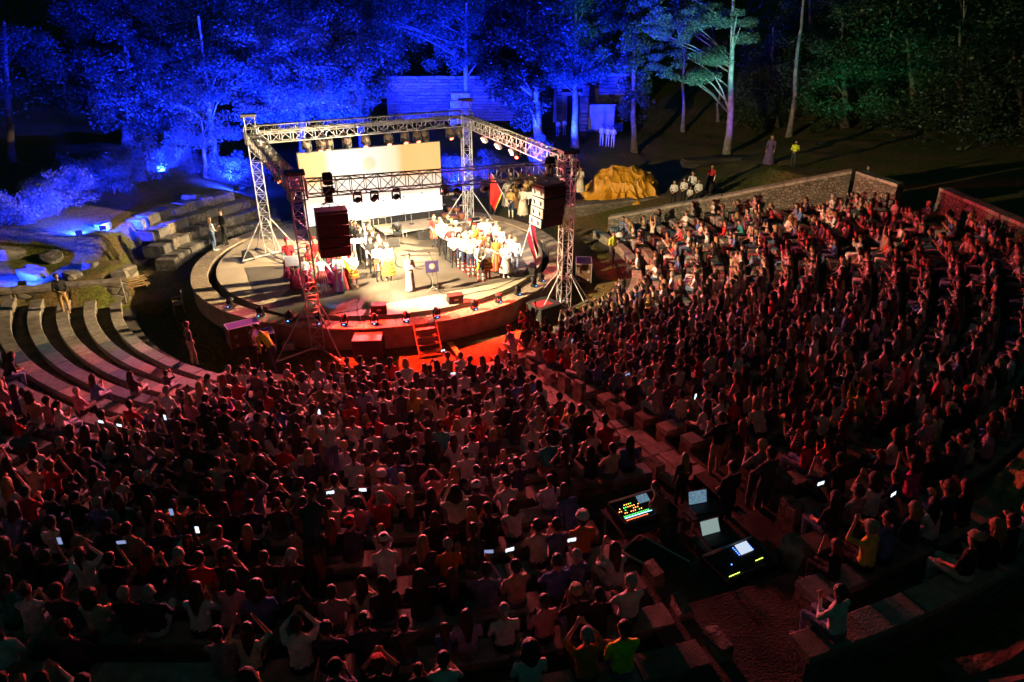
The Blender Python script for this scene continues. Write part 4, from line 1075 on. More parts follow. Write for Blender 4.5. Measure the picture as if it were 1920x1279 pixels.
# steps up to the stage
q = at(802, 655, 0); d = Vector((q.x - SX, q.y - SY, 0)).normalized(); rz = math.atan2(d.y, d.x) + PI / 2
t = thing("stage_steps", "open wooden step ladder leading up to the stage rim", "steps", Vector((SX, SY, 0)) + d * 9.05, rz)
for s in (-1, 1): bar("stringer", (s * .42, -1.05, 0), (s * .42, -.02, 1.0), .045, "wood", t)
for k in range(4): boxpart("tread", (0, -.90 + k * .225, .14 + k * .22), (.86, .20, .035), "wood", t, 0, .006)
p = at(853, 657, 0); o = boxpart("plank", (p.x, p.y, .05), (.22, 1.3, .05), "yellow_plank", None, R(22), .008); tag(o, "short yellow plank lying on the grass before the steps", "plank")
# speaker cloth and low box by the rim
p = at(543, 655, 0); o = boxpart("storage_crate", (p.x, p.y, .16), (.5, .3, .3), "grey_plastic", None, .2, .03); tag(o, "small grey crate leaning at the stage wall foot", "crate")

# chairs on the platform
def chair(label, u, v, z, yaw):
    p = at(u, v, z); t = thing("stacking_chair", label, "chair", (p.x, p.y, z), yaw, "grey chairs before the screen")
    MB().box((0, 0, .45), (.46, .44, .04), 0, 0, None, .015).build("seat", "grey_plastic", t)
    MB().box((0, -.22, .70), (.46, .04, .38), 0, 0, Matrix.Rotation(R(-8), 3, 'X'), .015).build("backrest", "grey_plastic", t)
    for sx in (-1, 1):
        bar("leg", (sx * .2, .18, 0), (sx * .2, .16, .44), .014, "steel", t); bar("leg", (sx * .2, -.22, 0), (sx * .2, -.18, .44), .014, "steel", t)
        bar("back_post", (sx * .2, -.2, .44), (sx * .2, -.24, .86), .014, "steel", t)
    return t
chair("grey chair on the platform behind the left dancers", 687, 428, PLZ - .02, R(200)); chair("grey chair on the middle of the platform", 716, 421, PLZ - .0, R(200)); chair("right grey chair on the platform before the screen", 753, 414, PLZ, R(200))
for i, u in enumerate((702, 735, 772, 805)):
    p = at(u, 436 - 8 * i, PLZ); t = thing("microphone_stand", "straight microphone stand on the platform, %s from the left" % ORD[i], "microphone stand", (p.x, p.y, PLZ), 0, "microphone stands on the platform")
    MB().lathe([(.14, 0), (.13, .02)], n=12).build("base", "dark_steel", t); bar("tube", (0, 0, .02), (0, 0, 1.15), .012, "steel", t); bar("boom", (0, 0, 1.15), (-.28, -.1, 1.5), .01, "steel", t)
    MB().tube([(-.28, -.1, 1.5), (-.34, -.12, 1.56)], [.02, .03], 8).build("microphone", "dark_steel", t)
p = at(745, 440, PLZ); moving_head("moving head lamp standing on the platform between the chairs", p, p + Vector((0, -1, 1.5)), None, False, False, None, 1.4)

# lectern sign and microphone
p = at(812, 545, FZ + .02); t = thing("music_stand", "dark blue lectern desk with round orange emblem", "lectern", p, R(12))
mat("navy_board", (.035, .03, .12), .5, .1, 6); mat("emblem_orange", (.75, .26, .08), .6, .1, 6); mat("emblem_white", (.8, .75, .7), .6, .05, 6)
Mt = Matrix.Rotation(R(-20), 3, 'X')
bar("post", (0, 0, .05), (0, 0, 1.05), .02, "steel", t)
for a in (90, 210, 330): bar("foot", (0, 0, .2), (.32 * math.cos(R(a)), .32 * math.sin(R(a)), .012), .012, "steel", t)
ds = MB().box((0, 0, 0), (.56, .03, .44), 0, 0, None, .01).build("desk", "navy_board", t, (0, -.03, 1.12)); ds.rotation_euler = (R(-20), 0, 0)
MB().lathe([(.12, 0), (.118, .006)], n=20, M=Matrix.Rotation(PI / 2, 3, 'X')).build("emblem", "emblem_orange", ds, (0, -.016, 0))
MB().lathe([(.07, 0), (.068, .006)], n=20, M=Matrix.Rotation(PI / 2, 3, 'X')).build("emblem", "emblem_white", ds, (0, -.0225, 0))
MB().box((0, -.03, .03), (.05, .006, .09)).box((0, -.03, .0), (.09, .006, .03)).build("emblem", "emblem_orange", ds)
boxpart("ledge", (0, -.08, .9), (.56, .12, .02), "navy_board", t)
p = at(822, 548, FZ + .02); t = thing("microphone_stand", "boom microphone stand next to the blue lectern", "microphone stand", p)
for a in (30, 150, 270): bar("foot", (0, 0, .12), (.30 * math.cos(R(a)), .30 * math.sin(R(a)), .015), .012, "dark_steel", t)
bar("tube", (0, 0, .05), (-.06, 0, 1.25), .013, "dark_steel", t); bar("boom", (-.06, 0, 1.2), (-.28, -.05, 1.75), .01, "dark_steel", t)
MB().tube([(-.28, -.05, 1.75), (-.32, -.06, 1.84)], [.02, .03], 8).build("microphone", "dark_steel", t)

# drum kit and amplifiers behind the right dancers
p = at(852, 420, FZ); t = thing("drum_kit", "drum kit with cymbals in front of the rear right tower", "drum kit", p)
mat("drum_shell", (.16, .06, .03), .35, .2, 4, spec=.6); mat("brass", (.75, .52, .2), .3, .1, 5, metal=.8)
for x, y, z, r_, h in ((0, 0, .3, .28, .4), (-.5, -.1, .55, .18, .2), (.45, .15, .45, .22, .35), (-.2, .2, .8, .16, .2), (.15, .22, .8, .16, .2)):
    MB().lathe([(r_, -h / 2), (r_ + .01, -h / 2 + .02), (r_ + .01, h / 2 - .02), (r_, h / 2)], (x, y, z), 14).build("drum", "drum_shell", t, smooth=False)
    bar("drum_leg", (x, y, 0), (x, y, max(.02, z - h / 2)), .015, "steel", t)
for x, y, z in ((-.7, .25, 1.05), (.65, .3, 1.15), (.1, .45, 1.3)):
    MB().lathe([(.24, 0), (.05, .03), (.02, .05)], (x, y, z), 16).build("cymbal", "brass", t); bar("cymbal_stand", (x, y, 0), (x, y, z), .012, "steel", t)
for i, (u, v, w, h, lb) in enumerate(((842, 395, .7, 1.2, "tall black amplifier rack beside the video screen"), (868, 402, .6, .7, "black amplifier cabinet under the rear truss"), (893, 428, .55, .55, "small amplifier behind the white shirted men"))):
    p = at(u, v, FZ); t = thing("amplifier", lb, "amplifier", p, R(20))
    boxpart("cabinet", (0, 0, h / 2), (w, .45, h), "black_plastic", t, 0, .02); boxpart("front_grille", (0, -.231, h * .42), (w - .08, .012, h * .7), "grille", t); boxpart("control_panel", (0, -.229, h * .88), (w - .08, .012, h * .12), "alu_edge", t)

# cables lying about the stage
for i, (pts, lb) in enumerate((([(672, 560), (668, 580), (676, 598), (666, 612)], "black cable hanging from the left dancers to the stage rim"), ([(1000, 520), (960, 545), (900, 566), (840, 585), (800, 596)], "thin black cable along the bright front strip of the stage"), ([(822, 548), (860, 555), (930, 540), (990, 515)], "microphone cable curving across the stage front"), ([(738, 465), (745, 500), (800, 505), (812, 545)], "cable running from the platform to the lectern"))):
    P = [at(u, v, FZ + .035) for u, v in pts]; Q = []
    for a, b in zip(P, P[1:]):
        for k in range(5): q = a.lerp(b, k / 5); Q.append(q + Vector((.05 * math.sin(k * 1.9 + i), .05 * math.cos(k * 2.3), 0)))
    Q.append(P[-1]); o0 = Q[0].copy()
    o = MB().tube([q - o0 for q in Q], .014, 6).build("stage_cable", "rubber", None, o0); tag(o, lb, "cable")

# ------------------------------------------------------------------ covered heap
def tarp_heap():
    from mathutils import noise as mn
    P0, P1 = at(1110, 356, .95), at(1240, 372, 1.0); c = (P0 + P1) / 2; c.y += 1.2; gz = ground_z(c.x, c.y)
    ax = (P1 - P0); ax.z = 0; Ln = ax.length; rz = math.atan2(ax.y, ax.x)
    na, ns = 170, 44; v = [(0, 0, 0)]; f = []
    for j in range(1, ns + 1):
        s_ = j / ns
        for i in range(na):
            th = 2 * PI * i / na; ct, st_ = math.cos(th), math.sin(th)
            rad = 1 / ((abs(ct / (Ln / 2)) ** 2.6 + abs(st_ / 1.75) ** 2.6) ** (1 / 2.6))
            top = min(1, s_ / .62); side = max(0, (s_ - .62) / .38)
            q = rad * (.80 * top + .20 * side)
            Hc = 2.0 + .35 * math.sin(th * 2 + .6) * top
            z = Hc * (1 - .42 * top ** 2.0) * (1 - side ** 1.15)
            n1 = abs(mn.noise(Vector((ct * q * .9, st_ * q * .9, z * .9)))) ; n2 = abs(mn.noise(Vector((th * 5.5, z * .55, 3.7)))); n3 = abs(mn.noise(Vector((ct * q * 2.4 + z, st_ * q * 2.4, z * 1.2 + 9))))
            bump = .30 * (1 - n1) ** 3 + .75 * (1 - n2) ** 4 * (.2 + side) - .25 * n3 - .3
            q2 = q + bump * (.25 + .75 * side); z2 = max(.01, z + (.28 * (1 - n1) ** 3 + .2 * (1 - n3) ** 4 - .2) * (1 - side) * (.3 + .7 * top))
            v.append((ct * q2, st_ * q2, z2))
    v[0] = (0, 0, 2.02)
    for i in range(na): f.append((0, 1 + i, 1 + (i + 1) % na))
    for j in range(ns - 1):
        for i in range(na): f.append((1 + j * na + i, 1 + (j + 1) * na + i, 1 + (j + 1) * na + (i + 1) % na, 1 + j * na + (i + 1) % na))
    t = thing("covered_heap", "bulky heap covered with a crumpled yellow tarpaulin", "tarpaulin heap", (c.x, c.y, gz - .02), rz)
    add("tarpaulin", mesh_np("tarpaulin", v, f, ("tarp",)), t)
tarp_heap()

# plastic chair on the grass, pallet scraps
p = at(337, 585, 0); t = thing("plastic_chair", "tan garden chair standing alone on the dark grass", "chair", p, R(120))
mat("tan_plastic", (.45, .30, .15), .5, .1, 6)
boxpart("seat", (0, 0, .42), (.46, .44, .04), "tan_plastic", t, 0, .01)
for sx in (-1, 1):
    for sy in (-1, 1): bar("leg", (sx * .22, sy * .2, 0), (sx * .2, sy * .18, .42), .024, "tan_plastic", t)
    bar("armrest", (sx * .25, -.2, .62), (sx * .25, .2, .62), .028, "tan_plastic", t); bar("arm_post", (sx * .24, .18, .42), (sx * .25, .2, .62), .022, "tan_plastic", t)
for k in range(4): boxpart("back_slat", (-.16 + k * .107, -.21, .66), (.06, .03, .42), "tan_plastic", t)
boxpart("top_rail", (0, -.22, .88), (.46, .04, .07), "tan_plastic", t, 0, .01)
p = at(258, 540, 0); t = thing("broken_pallet", "broken wooden pallet leaning by the wall end", "pallet", p, R(40))
for k in range(5): boxpart("slat", (0, -.36 + k * .18, .22 + .05 * k), (1.0, .11, .025), "wood", t, random.uniform(-.15, .15))
for k in range(2): boxpart("bearer", (-.35 + .7 * k, 0, .16), (.08, .9, .09), "wood", t, random.uniform(-.1, .1))

# wheelchair at the front of the right block
p = at(1193, 515, 0); t = thing("wheelchair", "wheelchair with large spoked wheel before the right block", "wheelchair", p, R(75)); WCH = Vector(p)
def torus(Rm, rm, n=20, m=6):
    v = []; f = []
    for i in range(n):
        for k in range(m):
            a, b = 2 * PI * i / n, 2 * PI * k / m
            v.append((rm * math.sin(b), (Rm + rm * math.cos(b)) * math.cos(a), (Rm + rm * math.cos(b)) * math.sin(a)))
    for i in range(n):
        for k in range(m): f.append((i * m + k, ((i + 1) % n) * m + k, ((i + 1) % n) * m + (k + 1) % m, i * m + (k + 1) % m))
    return v, f
for s in (-1, 1):
    wv, wf = torus(.30, .022); w_ = MB().add(wv, wf).build("wheel", "rubber", t, (s * .30, -.05, .32))
    for k in range(6): bar("spoke", (0, 0, 0), (0, .29 * math.cos(k * PI / 3), .29 * math.sin(k * PI / 3)), .006, "steel", w_)
    wv, wf = torus(.09, .02, 12); MB().add(wv, wf).build("front_castor", "rubber", t, (s * .26, .45, .11))
    bar("side_frame", (s * .25, -.22, .5), (s * .25, .42, .45), .015, "dark_steel", t); bar("back_post", (s * .25, -.22, .3), (s * .25, -.28, .98), .015, "dark_steel", t); bar("leg_rest", (s * .18, .42, .45), (s * .16, .62, .12), .013, "dark_steel", t)
    bar("armrest", (s * .26, -.2, .70), (s * .26, .2, .70), .025, "black_plastic", t)
boxpart("seat", (0, .05, .48), (.46, .46, .05), "black_cloth", t, 0, .01); boxpart("backrest", (0, -.24, .74), (.46, .04, .42), "black_cloth", t, 0, .01)
# stroller by the wall
p = at(1163, 468, 0); t = thing("stroller", "child stroller with pale hood near the wall end", "stroller", p, R(200))
for sx in (-1, 1):
    for y_ in (-.3, .35):
        wv, wf = torus(.11, .022, 12); MB().add(wv, wf).build("wheel", "rubber", t, (sx * .24, y_, .13))
    bar("frame_tube", (sx * .24, .35, .13), (sx * .22, -.35, .95), .014, "steel", t); bar("frame_tube", (sx * .24, -.3, .13), (sx * .22, .1, .55), .014, "steel", t)
MB().box((0, .05, .45), (.38, .5, .08), 0, 0, Matrix.Rotation(R(12), 3, 'X'), .02).build("seat", "black_cloth", t); hv = MB().lathe([(.24, 0), (.22, .12), (.14, .2), (.03, .23)], (0, -.15, .72), 14).build("hood", "white_paint", t, smooth=True)
bar("push_handle", (-.22, -.35, .95), (.22, -.35, .95), .018, "black_plastic", t)

# ------------------------------------------------------------------ sound desk among the audience
def ui_mat(name, c1, c2, st, sc):
    m = bpy.data.materials.new(name); m.use_nodes = True; N = m.node_tree.nodes; L = m.node_tree.links; b = N["Principled BSDF"]; b.inputs["Base Color"].default_value = (.02, .02, .02, 1)
    tc = N.new("ShaderNodeTexCoord"); br = N.new("ShaderNodeTexBrick"); br.inputs["Scale"].default_value = sc; br.inputs["Color1"].default_value = (*c1, 1); br.inputs["Color2"].default_value = (*c2, 1); br.inputs["Mortar"].default_value = (.01, .02, .04, 1); br.inputs["Mortar Size"].default_value = .05
    mp = N.new("ShaderNodeMapping"); mp.inputs["Rotation"].default_value = (PI / 2, 0, 0)
    L.new(tc.outputs["Generated"], mp.inputs[0]); L.new(mp.outputs[0], br.inputs["Vector"]); L.new(br.outputs["Color"], b.inputs["Emission Color"]); b.inputs["Emission Strength"].default_value = st; MATS[name] = m
ui_mat("laptop_glow", (.10, .30, .50), (.45, .70, .85), .8, 6); emat("tablet_glow", (.70, .82, 1.0), .9); emat("dim_glow", (.55, .75, .70), .45); emat("phone_glow", (.70, .85, 1.0), 1.8); emat("phone_glow_dim", (.35, .45, .8), .7); emat("button_glow", (.05, .18, 1.0), 6.0)
def desk(label, px, top_z, yaw, w, d, floor_z):
    p = at(px[0], px[1], top_z); t = thing("trestle_table", label, "table", (p.x, p.y, floor_z), yaw)
    boxpart("tabletop", (0, 0, top_z - floor_z), (w, d, .05), "dark_steel", t, 0, .01)
    for sx in (-1, 1):
        for sy in (-1, 1): bar("leg", (sx * (w / 2 - .08), sy * (d / 2 - .08), 0), (sx * (w / 2 - .08), sy * (d / 2 - .08), top_z - floor_z), .025, "steel", t)
    return t
FZ1 = 2.5
desk("dark table carrying the brightly lit mixing console", (1205, 965), FZ1 + .72, R(24), 1.35, .85, FZ1)
desk("dark table carrying the second console with the blue edged display", (1385, 1062), FZ1 + .72, R(26), 1.55, .9, FZ1)
desk("small stand carrying the open laptop", (1315, 955), FZ1 + .80, R(20), .7, .5, FZ1)
desk("narrow dark table with the half closed laptop", (1340, 1015), FZ1 + .74, R(24), .7, .5, FZ1)
def console(label, px, z, yaw, kind):
    p = at(px[0], px[1], z); t = thing("mixing_console", label, "mixing console", (p.x, p.y, z), yaw)
    M = Matrix.Rotation(R(8), 3, 'X')
    bd = MB().box((0, 0, .09), (1.1, .62, .10), 0, 0, M, .02).build("body", "black_plastic", t)
    for s in (-1, 1): boxpart("end_cheek", (s * .56, 0, .1), (.03, .64, .17), "dark_steel", t)
    boxpart("rear_edge", (0, .315, .19), (1.1, .02, .03), "alu_edge", t)
    O = Vector((0, 0, .145)); rnd = random.Random(len(label))
    def leds(name, cells, m, sz=.016):
        sz *= .72
        mb = MB()
        for x, y in cells: mb.box(O + M @ Vector((x, y, .0)), (sz, sz, .012), 0, 0, M)
        mb.build(name, m, bd)
    if kind == 1:
        for nm, m, f_ in (("red_keys", "led_orange", .45), ("green_keys", "led_green", .2)):
            leds(nm, [(-.48 + i * .045, -.02 + j * .06) for i in range(11) for j in range(4) if rnd.random() < f_], m, .017)
        leds("cyan_meter", [(-.45 + i * .03, -.13) for i in range(31)], "led_cyan", .02); leds("green_meter", [(-.45 + i * .035, -.09) for i in range(16)], "led_green", .012)
        leds("red_meter", [(-.45 + i * .03, -.185) for i in range(16)], "led_red", .014)
        MB().box(O + M @ Vector((.12, .17, .02)), (.24, .16, .012), 0, 0, Matrix.Rotation(R(25), 3, 'X')).build("display", "laptop_glow", bd)
    else:
        MB().box(O + M @ Vector((.22, .16, .03)), (.26, .19, .012), 0, 0, Matrix.Rotation(R(20), 3, 'X')).build("display", "tablet_glow", bd)
        leds("blue_keys", [(.22 + sx * .155, .09 + j * .04) for sx in (-1, 1) for j in range(5)], "button_glow", .022)
        leds("yellow_meter", [(-.40 + i * .035, -.20) for i in range(7)], "led_yellow", .014); leds("yellow_meter", [(.25 + i * .03, -.12) for i in range(6)], "led_yellow", .014)
        leds("blue_key", [(-.2, -.02)], "led_blue", .02)
    fm = MB()
    for i in range(16): fm.box(O + M @ Vector((-.47 + i * .055, -.24, .008)), (.02, .03, .02), 0, 0, M)
    fm.build("fader_caps", "grey_plastic", bd)
console("mixing console covered with red, green and blue lights", (1203, 962), FZ1 + .745, R(24), 1); console("second mixing console with blue ringed display", (1385, 1062), FZ1 + .745, R(26), 2)
def laptop(label, px, z, yaw, glow, tilt):
    p = at(px[0], px[1], z); t = thing("laptop", label, "laptop", (p.x, p.y, z), yaw)
    boxpart("keyboard_base", (0, 0, .012), (.40, .28, .022), "dark_steel", t, 0, .006)
    M = Matrix.Rotation(R(tilt), 3, 'X'); c = Vector((0, .14, .02)) + M @ Vector((0, 0, .14))
    MB().box((0, 0, 0), (.40, .012, .28), 0, 0, M).build("lid", "dark_steel", t, c); 
    s = MB().box((0, 0, 0), (.37, .004, .25), 0, 0, M).build("screen", glow, t, c + M @ Vector((0, -.0085, 0)))
laptop("open laptop showing a bluish editing screen", (1315, 955), FZ1 + .825, R(15), "laptop_glow", -18); laptop("laptop with pale screen on the middle table", (1342, 1013), FZ1 + .765, R(20), "dim_glow", -30)
flight_case("long open flight case in the dark behind the consoles", 1235, 1090, FZ1 + .1, (1.3, .6, .4), R(-42), "black_plastic", "black_plastic")
# ------------------------------------------------------------------ people: bodies grown from limbs into one skin
def prim_mesh(prims):
    V = []; F = []
    def put(v, f):
        n = len(V); V.extend(v); F.extend([tuple(i + n for i in q) for q in f])
    n = 12
    for p in prims:
        if p[0] == 'c':
            _, a, ra, b, rb, _s = p; a = np.array(a, float); b = np.array(b, float); d = b - a; L_ = np.linalg.norm(d); d = d / L_ if L_ > 1e-6 else np.array([0, 0, 1.])
            h = np.array([1., 0, 0]) if abs(d[0]) < .8 else np.array([0, 1., 0]); x = np.cross(d, h); x /= np.linalg.norm(x); y = np.cross(d, x)
            v = []; f = []; rings = [(a, ra, -t) for t in (80, 50, 20)] + [(b, rb, t) for t in (20, 50, 80)]
            for c, r_, t in rings:
                cc = c + d * r_ * math.sin(R(t)); rr = r_ * math.cos(R(t))
                for k in range(n): w = 2 * PI * k / n; v.append(tuple(cc + (x * math.cos(w) + y * math.sin(w)) * rr))
            m = len(rings)
        else:
            v = []; f = []; m = len(p[1])
            for z, cx, cy, rx, ry in p[1]:
                for k in range(n): w = -2 * PI * k / n; v.append((cx + rx * math.cos(w), cy + ry * math.sin(w), z))
        for i in range(m - 1):
            for k in range(n): f.append((i * n + k, (i + 1) * n + k, (i + 1) * n + (k + 1) % n, i * n + (k + 1) % n))
        f.append(tuple(range(n))); f.append(tuple(reversed(range((m - 1) * n, m * n))))
        put(v, f)
    me = bpy.data.meshes.new("limbs"); me.from_pydata(V, [], F); 
    bm = bmesh.new(); bm.from_mesh(me); bmesh.ops.recalc_face_normals(bm, faces=bm.faces); bm.to_mesh(me); bm.free()
    return me
def prim_dist(P, p):
    if p[0] == 'c':
        _, a, ra, b, rb, _s = p; a = np.array(a, float); b = np.array(b, float); d = b - a; q = max(1e-9, d @ d)
        t = np.clip(((P - a) @ d) / q, 0, 1); c = a + t[:, None] * d
        return np.linalg.norm(P - c, axis=1) - (ra + (rb - ra) * t)
    L_ = np.array(p[1]); o_ = np.argsort(L_[:, 0]); L_ = L_[o_]; z = np.clip(P[:, 2], L_[0, 0], L_[-1, 0])
    cx, cy, rx, ry = (np.interp(z, L_[:, 0], L_[:, i]) for i in (1, 2, 3, 4))
    e = (np.sqrt(((P[:, 0] - cx) / rx) ** 2 + ((P[:, 1] - cy) / ry) ** 2) - 1) * np.minimum(rx, ry)
    return np.maximum(e, -.05) + np.abs(P[:, 2] - z)
QUEUE = {}
def want(key, prims, voxel, tris): QUEUE[key] = (prims, voxel, tris)
BODY = {}
def grow_all():
    obs = {}
    for key, (prims, vx, tris) in QUEUE.items():
        o = bpy.data.objects.new("grow", prim_mesh(prims)); link(o); obs[key] = o
        m = o.modifiers.new("r", 'REMESH'); m.mode = 'VOXEL'; m.voxel_size = vx
        m = o.modifiers.new("s", 'SMOOTH'); m.factor = .5; m.iterations = 3
    dg = bpy.context.evaluated_depsgraph_get(); dg.update()
    cnt = {k: len(o.evaluated_get(dg).data.polygons) * 2 for k, o in obs.items()}
    for k, o in obs.items():
        m = o.modifiers.new("d", 'DECIMATE'); m.ratio = min(1.0, QUEUE[k][2] / max(1, cnt[k]))
    dg.update()
    for k, o in obs.items():
        me = bpy.data.meshes.new_from_object(o.evaluated_get(dg)); me.name = "body"
        prims = QUEUE[k][0]; n = len(me.polygons)
        ctr = np.empty(n * 3); me.polygons.foreach_get("center", ctr); ctr = ctr.reshape(-1, 3)
        D = np.stack([prim_dist(ctr, p) for p in prims], axis=1); sl = np.array([p[-1] for p in prims])[D.argmin(axis=1)]
        me.polygons.foreach_set("material_index", sl.astype(np.int32)); me.polygons.foreach_set("use_smooth", np.ones(n, dtype=bool)); me.update()
        BODY[k] = me
    for o in obs.values():
        d = o.data; bpy.data.objects.remove(o); bpy.data.meshes.remove(d)
SKIN, TOP, SLV, BOT, SHIN, SHOE = range(6)
def head_prims(hx, hy, hz, turn=0.0):
    c, s = math.cos(turn), math.sin(turn)
    def w(x, y, z): return (hx + x * c - y * s, hy + x * s + y * c, hz + z)
    return [('c', w(0, -.018, .03), .088, w(0, .012, .035), .084, SKIN), ('c', w(0, .012, .0), .072, w(0, .03, -.075), .046, SKIN), ('c', w(0, .085, .01), .012, w(0, .098, -.02), .017, SKIN),
            ('c', w(-.085, -.005, 0), .02, w(-.085, -.005, -.03), .016, SKIN), ('c', w(.085, -.005, 0), .02, w(.085, -.005, -.03), .016, SKIN)]
def hand_prims(elb, wr, slot, spread=0.0):
    e = Vector(elb); w = Vector(wr); d = (w - e).normalized(); out = []
    side = d.cross(Vector((0, 0, 1))); side = side.normalized() if side.length > .05 else Vector((1, 0, 0))
    up = side.cross(d)
    out.append(('c', tuple(w), .030, tuple(w + d * .07), .034, SKIN))
    for k in range(4):
        o_ = up * (-.028 + .019 * k)
        out.append(('c', tuple(w + d * .07 + o_), .014, tuple(w + d * (.135 + (.012 if k in (1, 2) else 0)) + o_ * (1.15 + spread) + side * .012), .011, SKIN))
    out.append(('c', tuple(w + d * .02 + up * .03), .015, tuple(w + d * .075 + up * .062), .011, SKIN))
    return out
def arm(sh, el, wr, fs=SLV, us=TOP):
    return [('c', sh, .058, el, .043, us), ('c', el, .042, wr, .029, fs)] + hand_prims(el, wr, SKIN)
HEAD = {}
def seated(key, l=0.0, la=None, ra=None, turn=0.0, crossed=False, voxel=.018, tris=900, lo=300):
    prims = [('l', [(.0, 0, 0, .15, .12), (.04, 0, 0, .18, .14), (.14, 0, .0, .17, .13)], BOT), ('l', [(.12, 0, .0, .165, .125), (.25, 0, l * .22 - .01, .15, .11), (.40, 0, l * .40, .165, .115), (.50, 0, l * .52, .175, .10), (.555, 0, l * .58, .13, .075), (.585, 0, l * .6, .07, .06)], TOP)]
    hy = l * .72 + .02
    prims += [('c', (0, l * .6, .56), .055, (0, hy - .01, .66), .05, SKIN)] + head_prims(0, hy, .755, turn); HEAD[key] = (0, hy, .755, turn)
    for s, a in ((-1, la), (1, ra)):
        el, wr = a; m = lambda p: (p[0] * s, p[1], p[2])
        sh = (s * .175, l * .52, .51); prims += arm(sh, m(el), m(wr))
        if crossed and s > 0:
            prims += [('c', (.09, .03, .09), .088, (.05, .44, .17), .064, BOT), ('c', (.05, .44, .17), .062, (-.12, .56, -.18), .042, SHIN), ('c', (-.12, .56, -.18), .04, (-.16, .70, -.16), .038, SHOE)]
        else:
            prims += [('c', (s * .09, .03, .09), .088, (s * .12, .44, .09), .064, BOT), ('c', (s * .12, .44, .09), .06, (s * .12, .40, -.34), .042, SHIN), ('c', (s * .12, .38, -.40), .042, (s * .14, .56, -.41), .036, SHOE)]
    want(key, prims, voxel, tris); want(key + "_lo", prims, .026, lo)
REST = ((.22, .06, .28), (.12, .28, .17)); CLAP = ((.23, .16, .32), (.055, .30, .47)); CLAPH = ((.24, .24, .52), (.06, .30, .72)); FOLD = ((.22, .12, .29), (-.04, .22, .32)); PHN = ((.20, .22, .40), (.06, .32, .66)); UP = ((.30, .02, .74), (.22, .05, 1.0)); KNEE = ((.22, .22, .26), (.06, .42, .22)); CHIN = ((.16, .34, .20), (.06, .30, .50)); WIDE = ((.34, .10, .50), (.30, .28, .66))
seated("rest", 0, REST, REST); seated("rest_turn", .05, REST, FOLD, .5, True); seated("clap", .1, CLAP, CLAP); seated("clap_high", .08, CLAPH, CLAPH); seated("clap_turn", .12, CLAP, CLAP, -.4); seated("fold", -.02, FOLD, FOLD, 0, True); seated("phone", .05, REST, PHN); seated("phone_two", .08, ((.20, .22, .40), (.05, .32, .66)), PHN)
seated("arms_up", .0, UP, UP); seated("lean", .45, KNEE, KNEE); seated("chin", .40, KNEE, CHIN); seated("wide", .1, WIDE, CLAPH, .2)
SEATED = ["rest", "rest_turn", "clap", "clap_high", "clap_turn", "fold", "phone", "phone_two", "arms_up", "lean", "chin", "wide"]
def standing(key, la, ra, skirt=None, walk=0.0, lean=0.0, turn=0.0, tris=1300, voxel=.019, bare=False):
    prims = [('l', [(1.04, 0, 0, .15, .11), (1.12, 0, lean * .1, .14, .105), (1.28, 0, lean * .25, .165, .115), (1.38, 0, lean * .36, .175, .10), (1.435, 0, lean * .42, .13, .075), (1.46, 0, lean * .44, .07, .06)], TOP), ('l', [(.84, 0, 0, .155, .12), (.93, 0, 0, .172, .13), (1.05, 0, 0, .152, .112)], BOT)]
    hy = lean * .55 + .015
    prims += [('c', (0, lean * .44, 1.44), .053, (0, hy - .01, 1.53), .05, SKIN)] + head_prims(0, hy, 1.62, turn); HEAD[key] = (0, hy, 1.62, turn)
    for s, a in ((-1, la), (1, ra)):
        el, wr = a; prims += arm((s * .178, lean * .36, 1.385), (el[0] * s, el[1], el[2]), (wr[0] * s, wr[1], wr[2]))
        fy = walk * s
        prims += [('c', (s * .088, 0, .90), .09, (s * .10, fy * .55 + .02, .50), .062, BOT if skirt is None or skirt == 'knee' else BOT), ('c', (s * .10, fy * .55 + .02, .50), .058, (s * .10, fy, .10), .042, SHIN), ('c', (s * .10, fy - .03, .05), .045, (s * .125, fy + .14, .042), .036, SHOE)]
    if skirt:
        hz, hr = {'knee': (.50, .27), 'long': (.10, .34), 'calf': (.28, .34), 'gown': (.03, .24)}[skirt]
        mid = (hz + 1.06) / 2
        prims += [('l', [(hz, 0, 0, hr, hr * .85), (hz + .03, 0, 0, hr, hr * .85), (mid, 0, 0, hr * .72 + .03, hr * .62 + .02), (.93, 0, 0, .185, .145), (1.07, 0, 0, .145, .11)], BOT)]
    want(key, prims, voxel, tris)
SIDE = ((.24, -.01, 1.12), (.23, .08, .88)); CLASP = ((.24, .02, 1.12), (.08, .20, 1.0)); HOLD = ((.24, .10, 1.14), (.16, .30, 1.22)); HIPS = ((.33, -.04, 1.14), (.17, .06, 1.0)); BEHIND = ((.25, -.10, 1.12), (.08, -.18, .98)); SPREAD = ((.34, .0, 1.16), (.46, .05, .95)); RAISE = ((.30, .05, 1.55), (.22, .10, 1.80)); SCLAP = ((.24, .14, 1.16), (.055, .28, 1.28)); SPHN = ((.22, .18, 1.26), (.07, .32, 1.50))
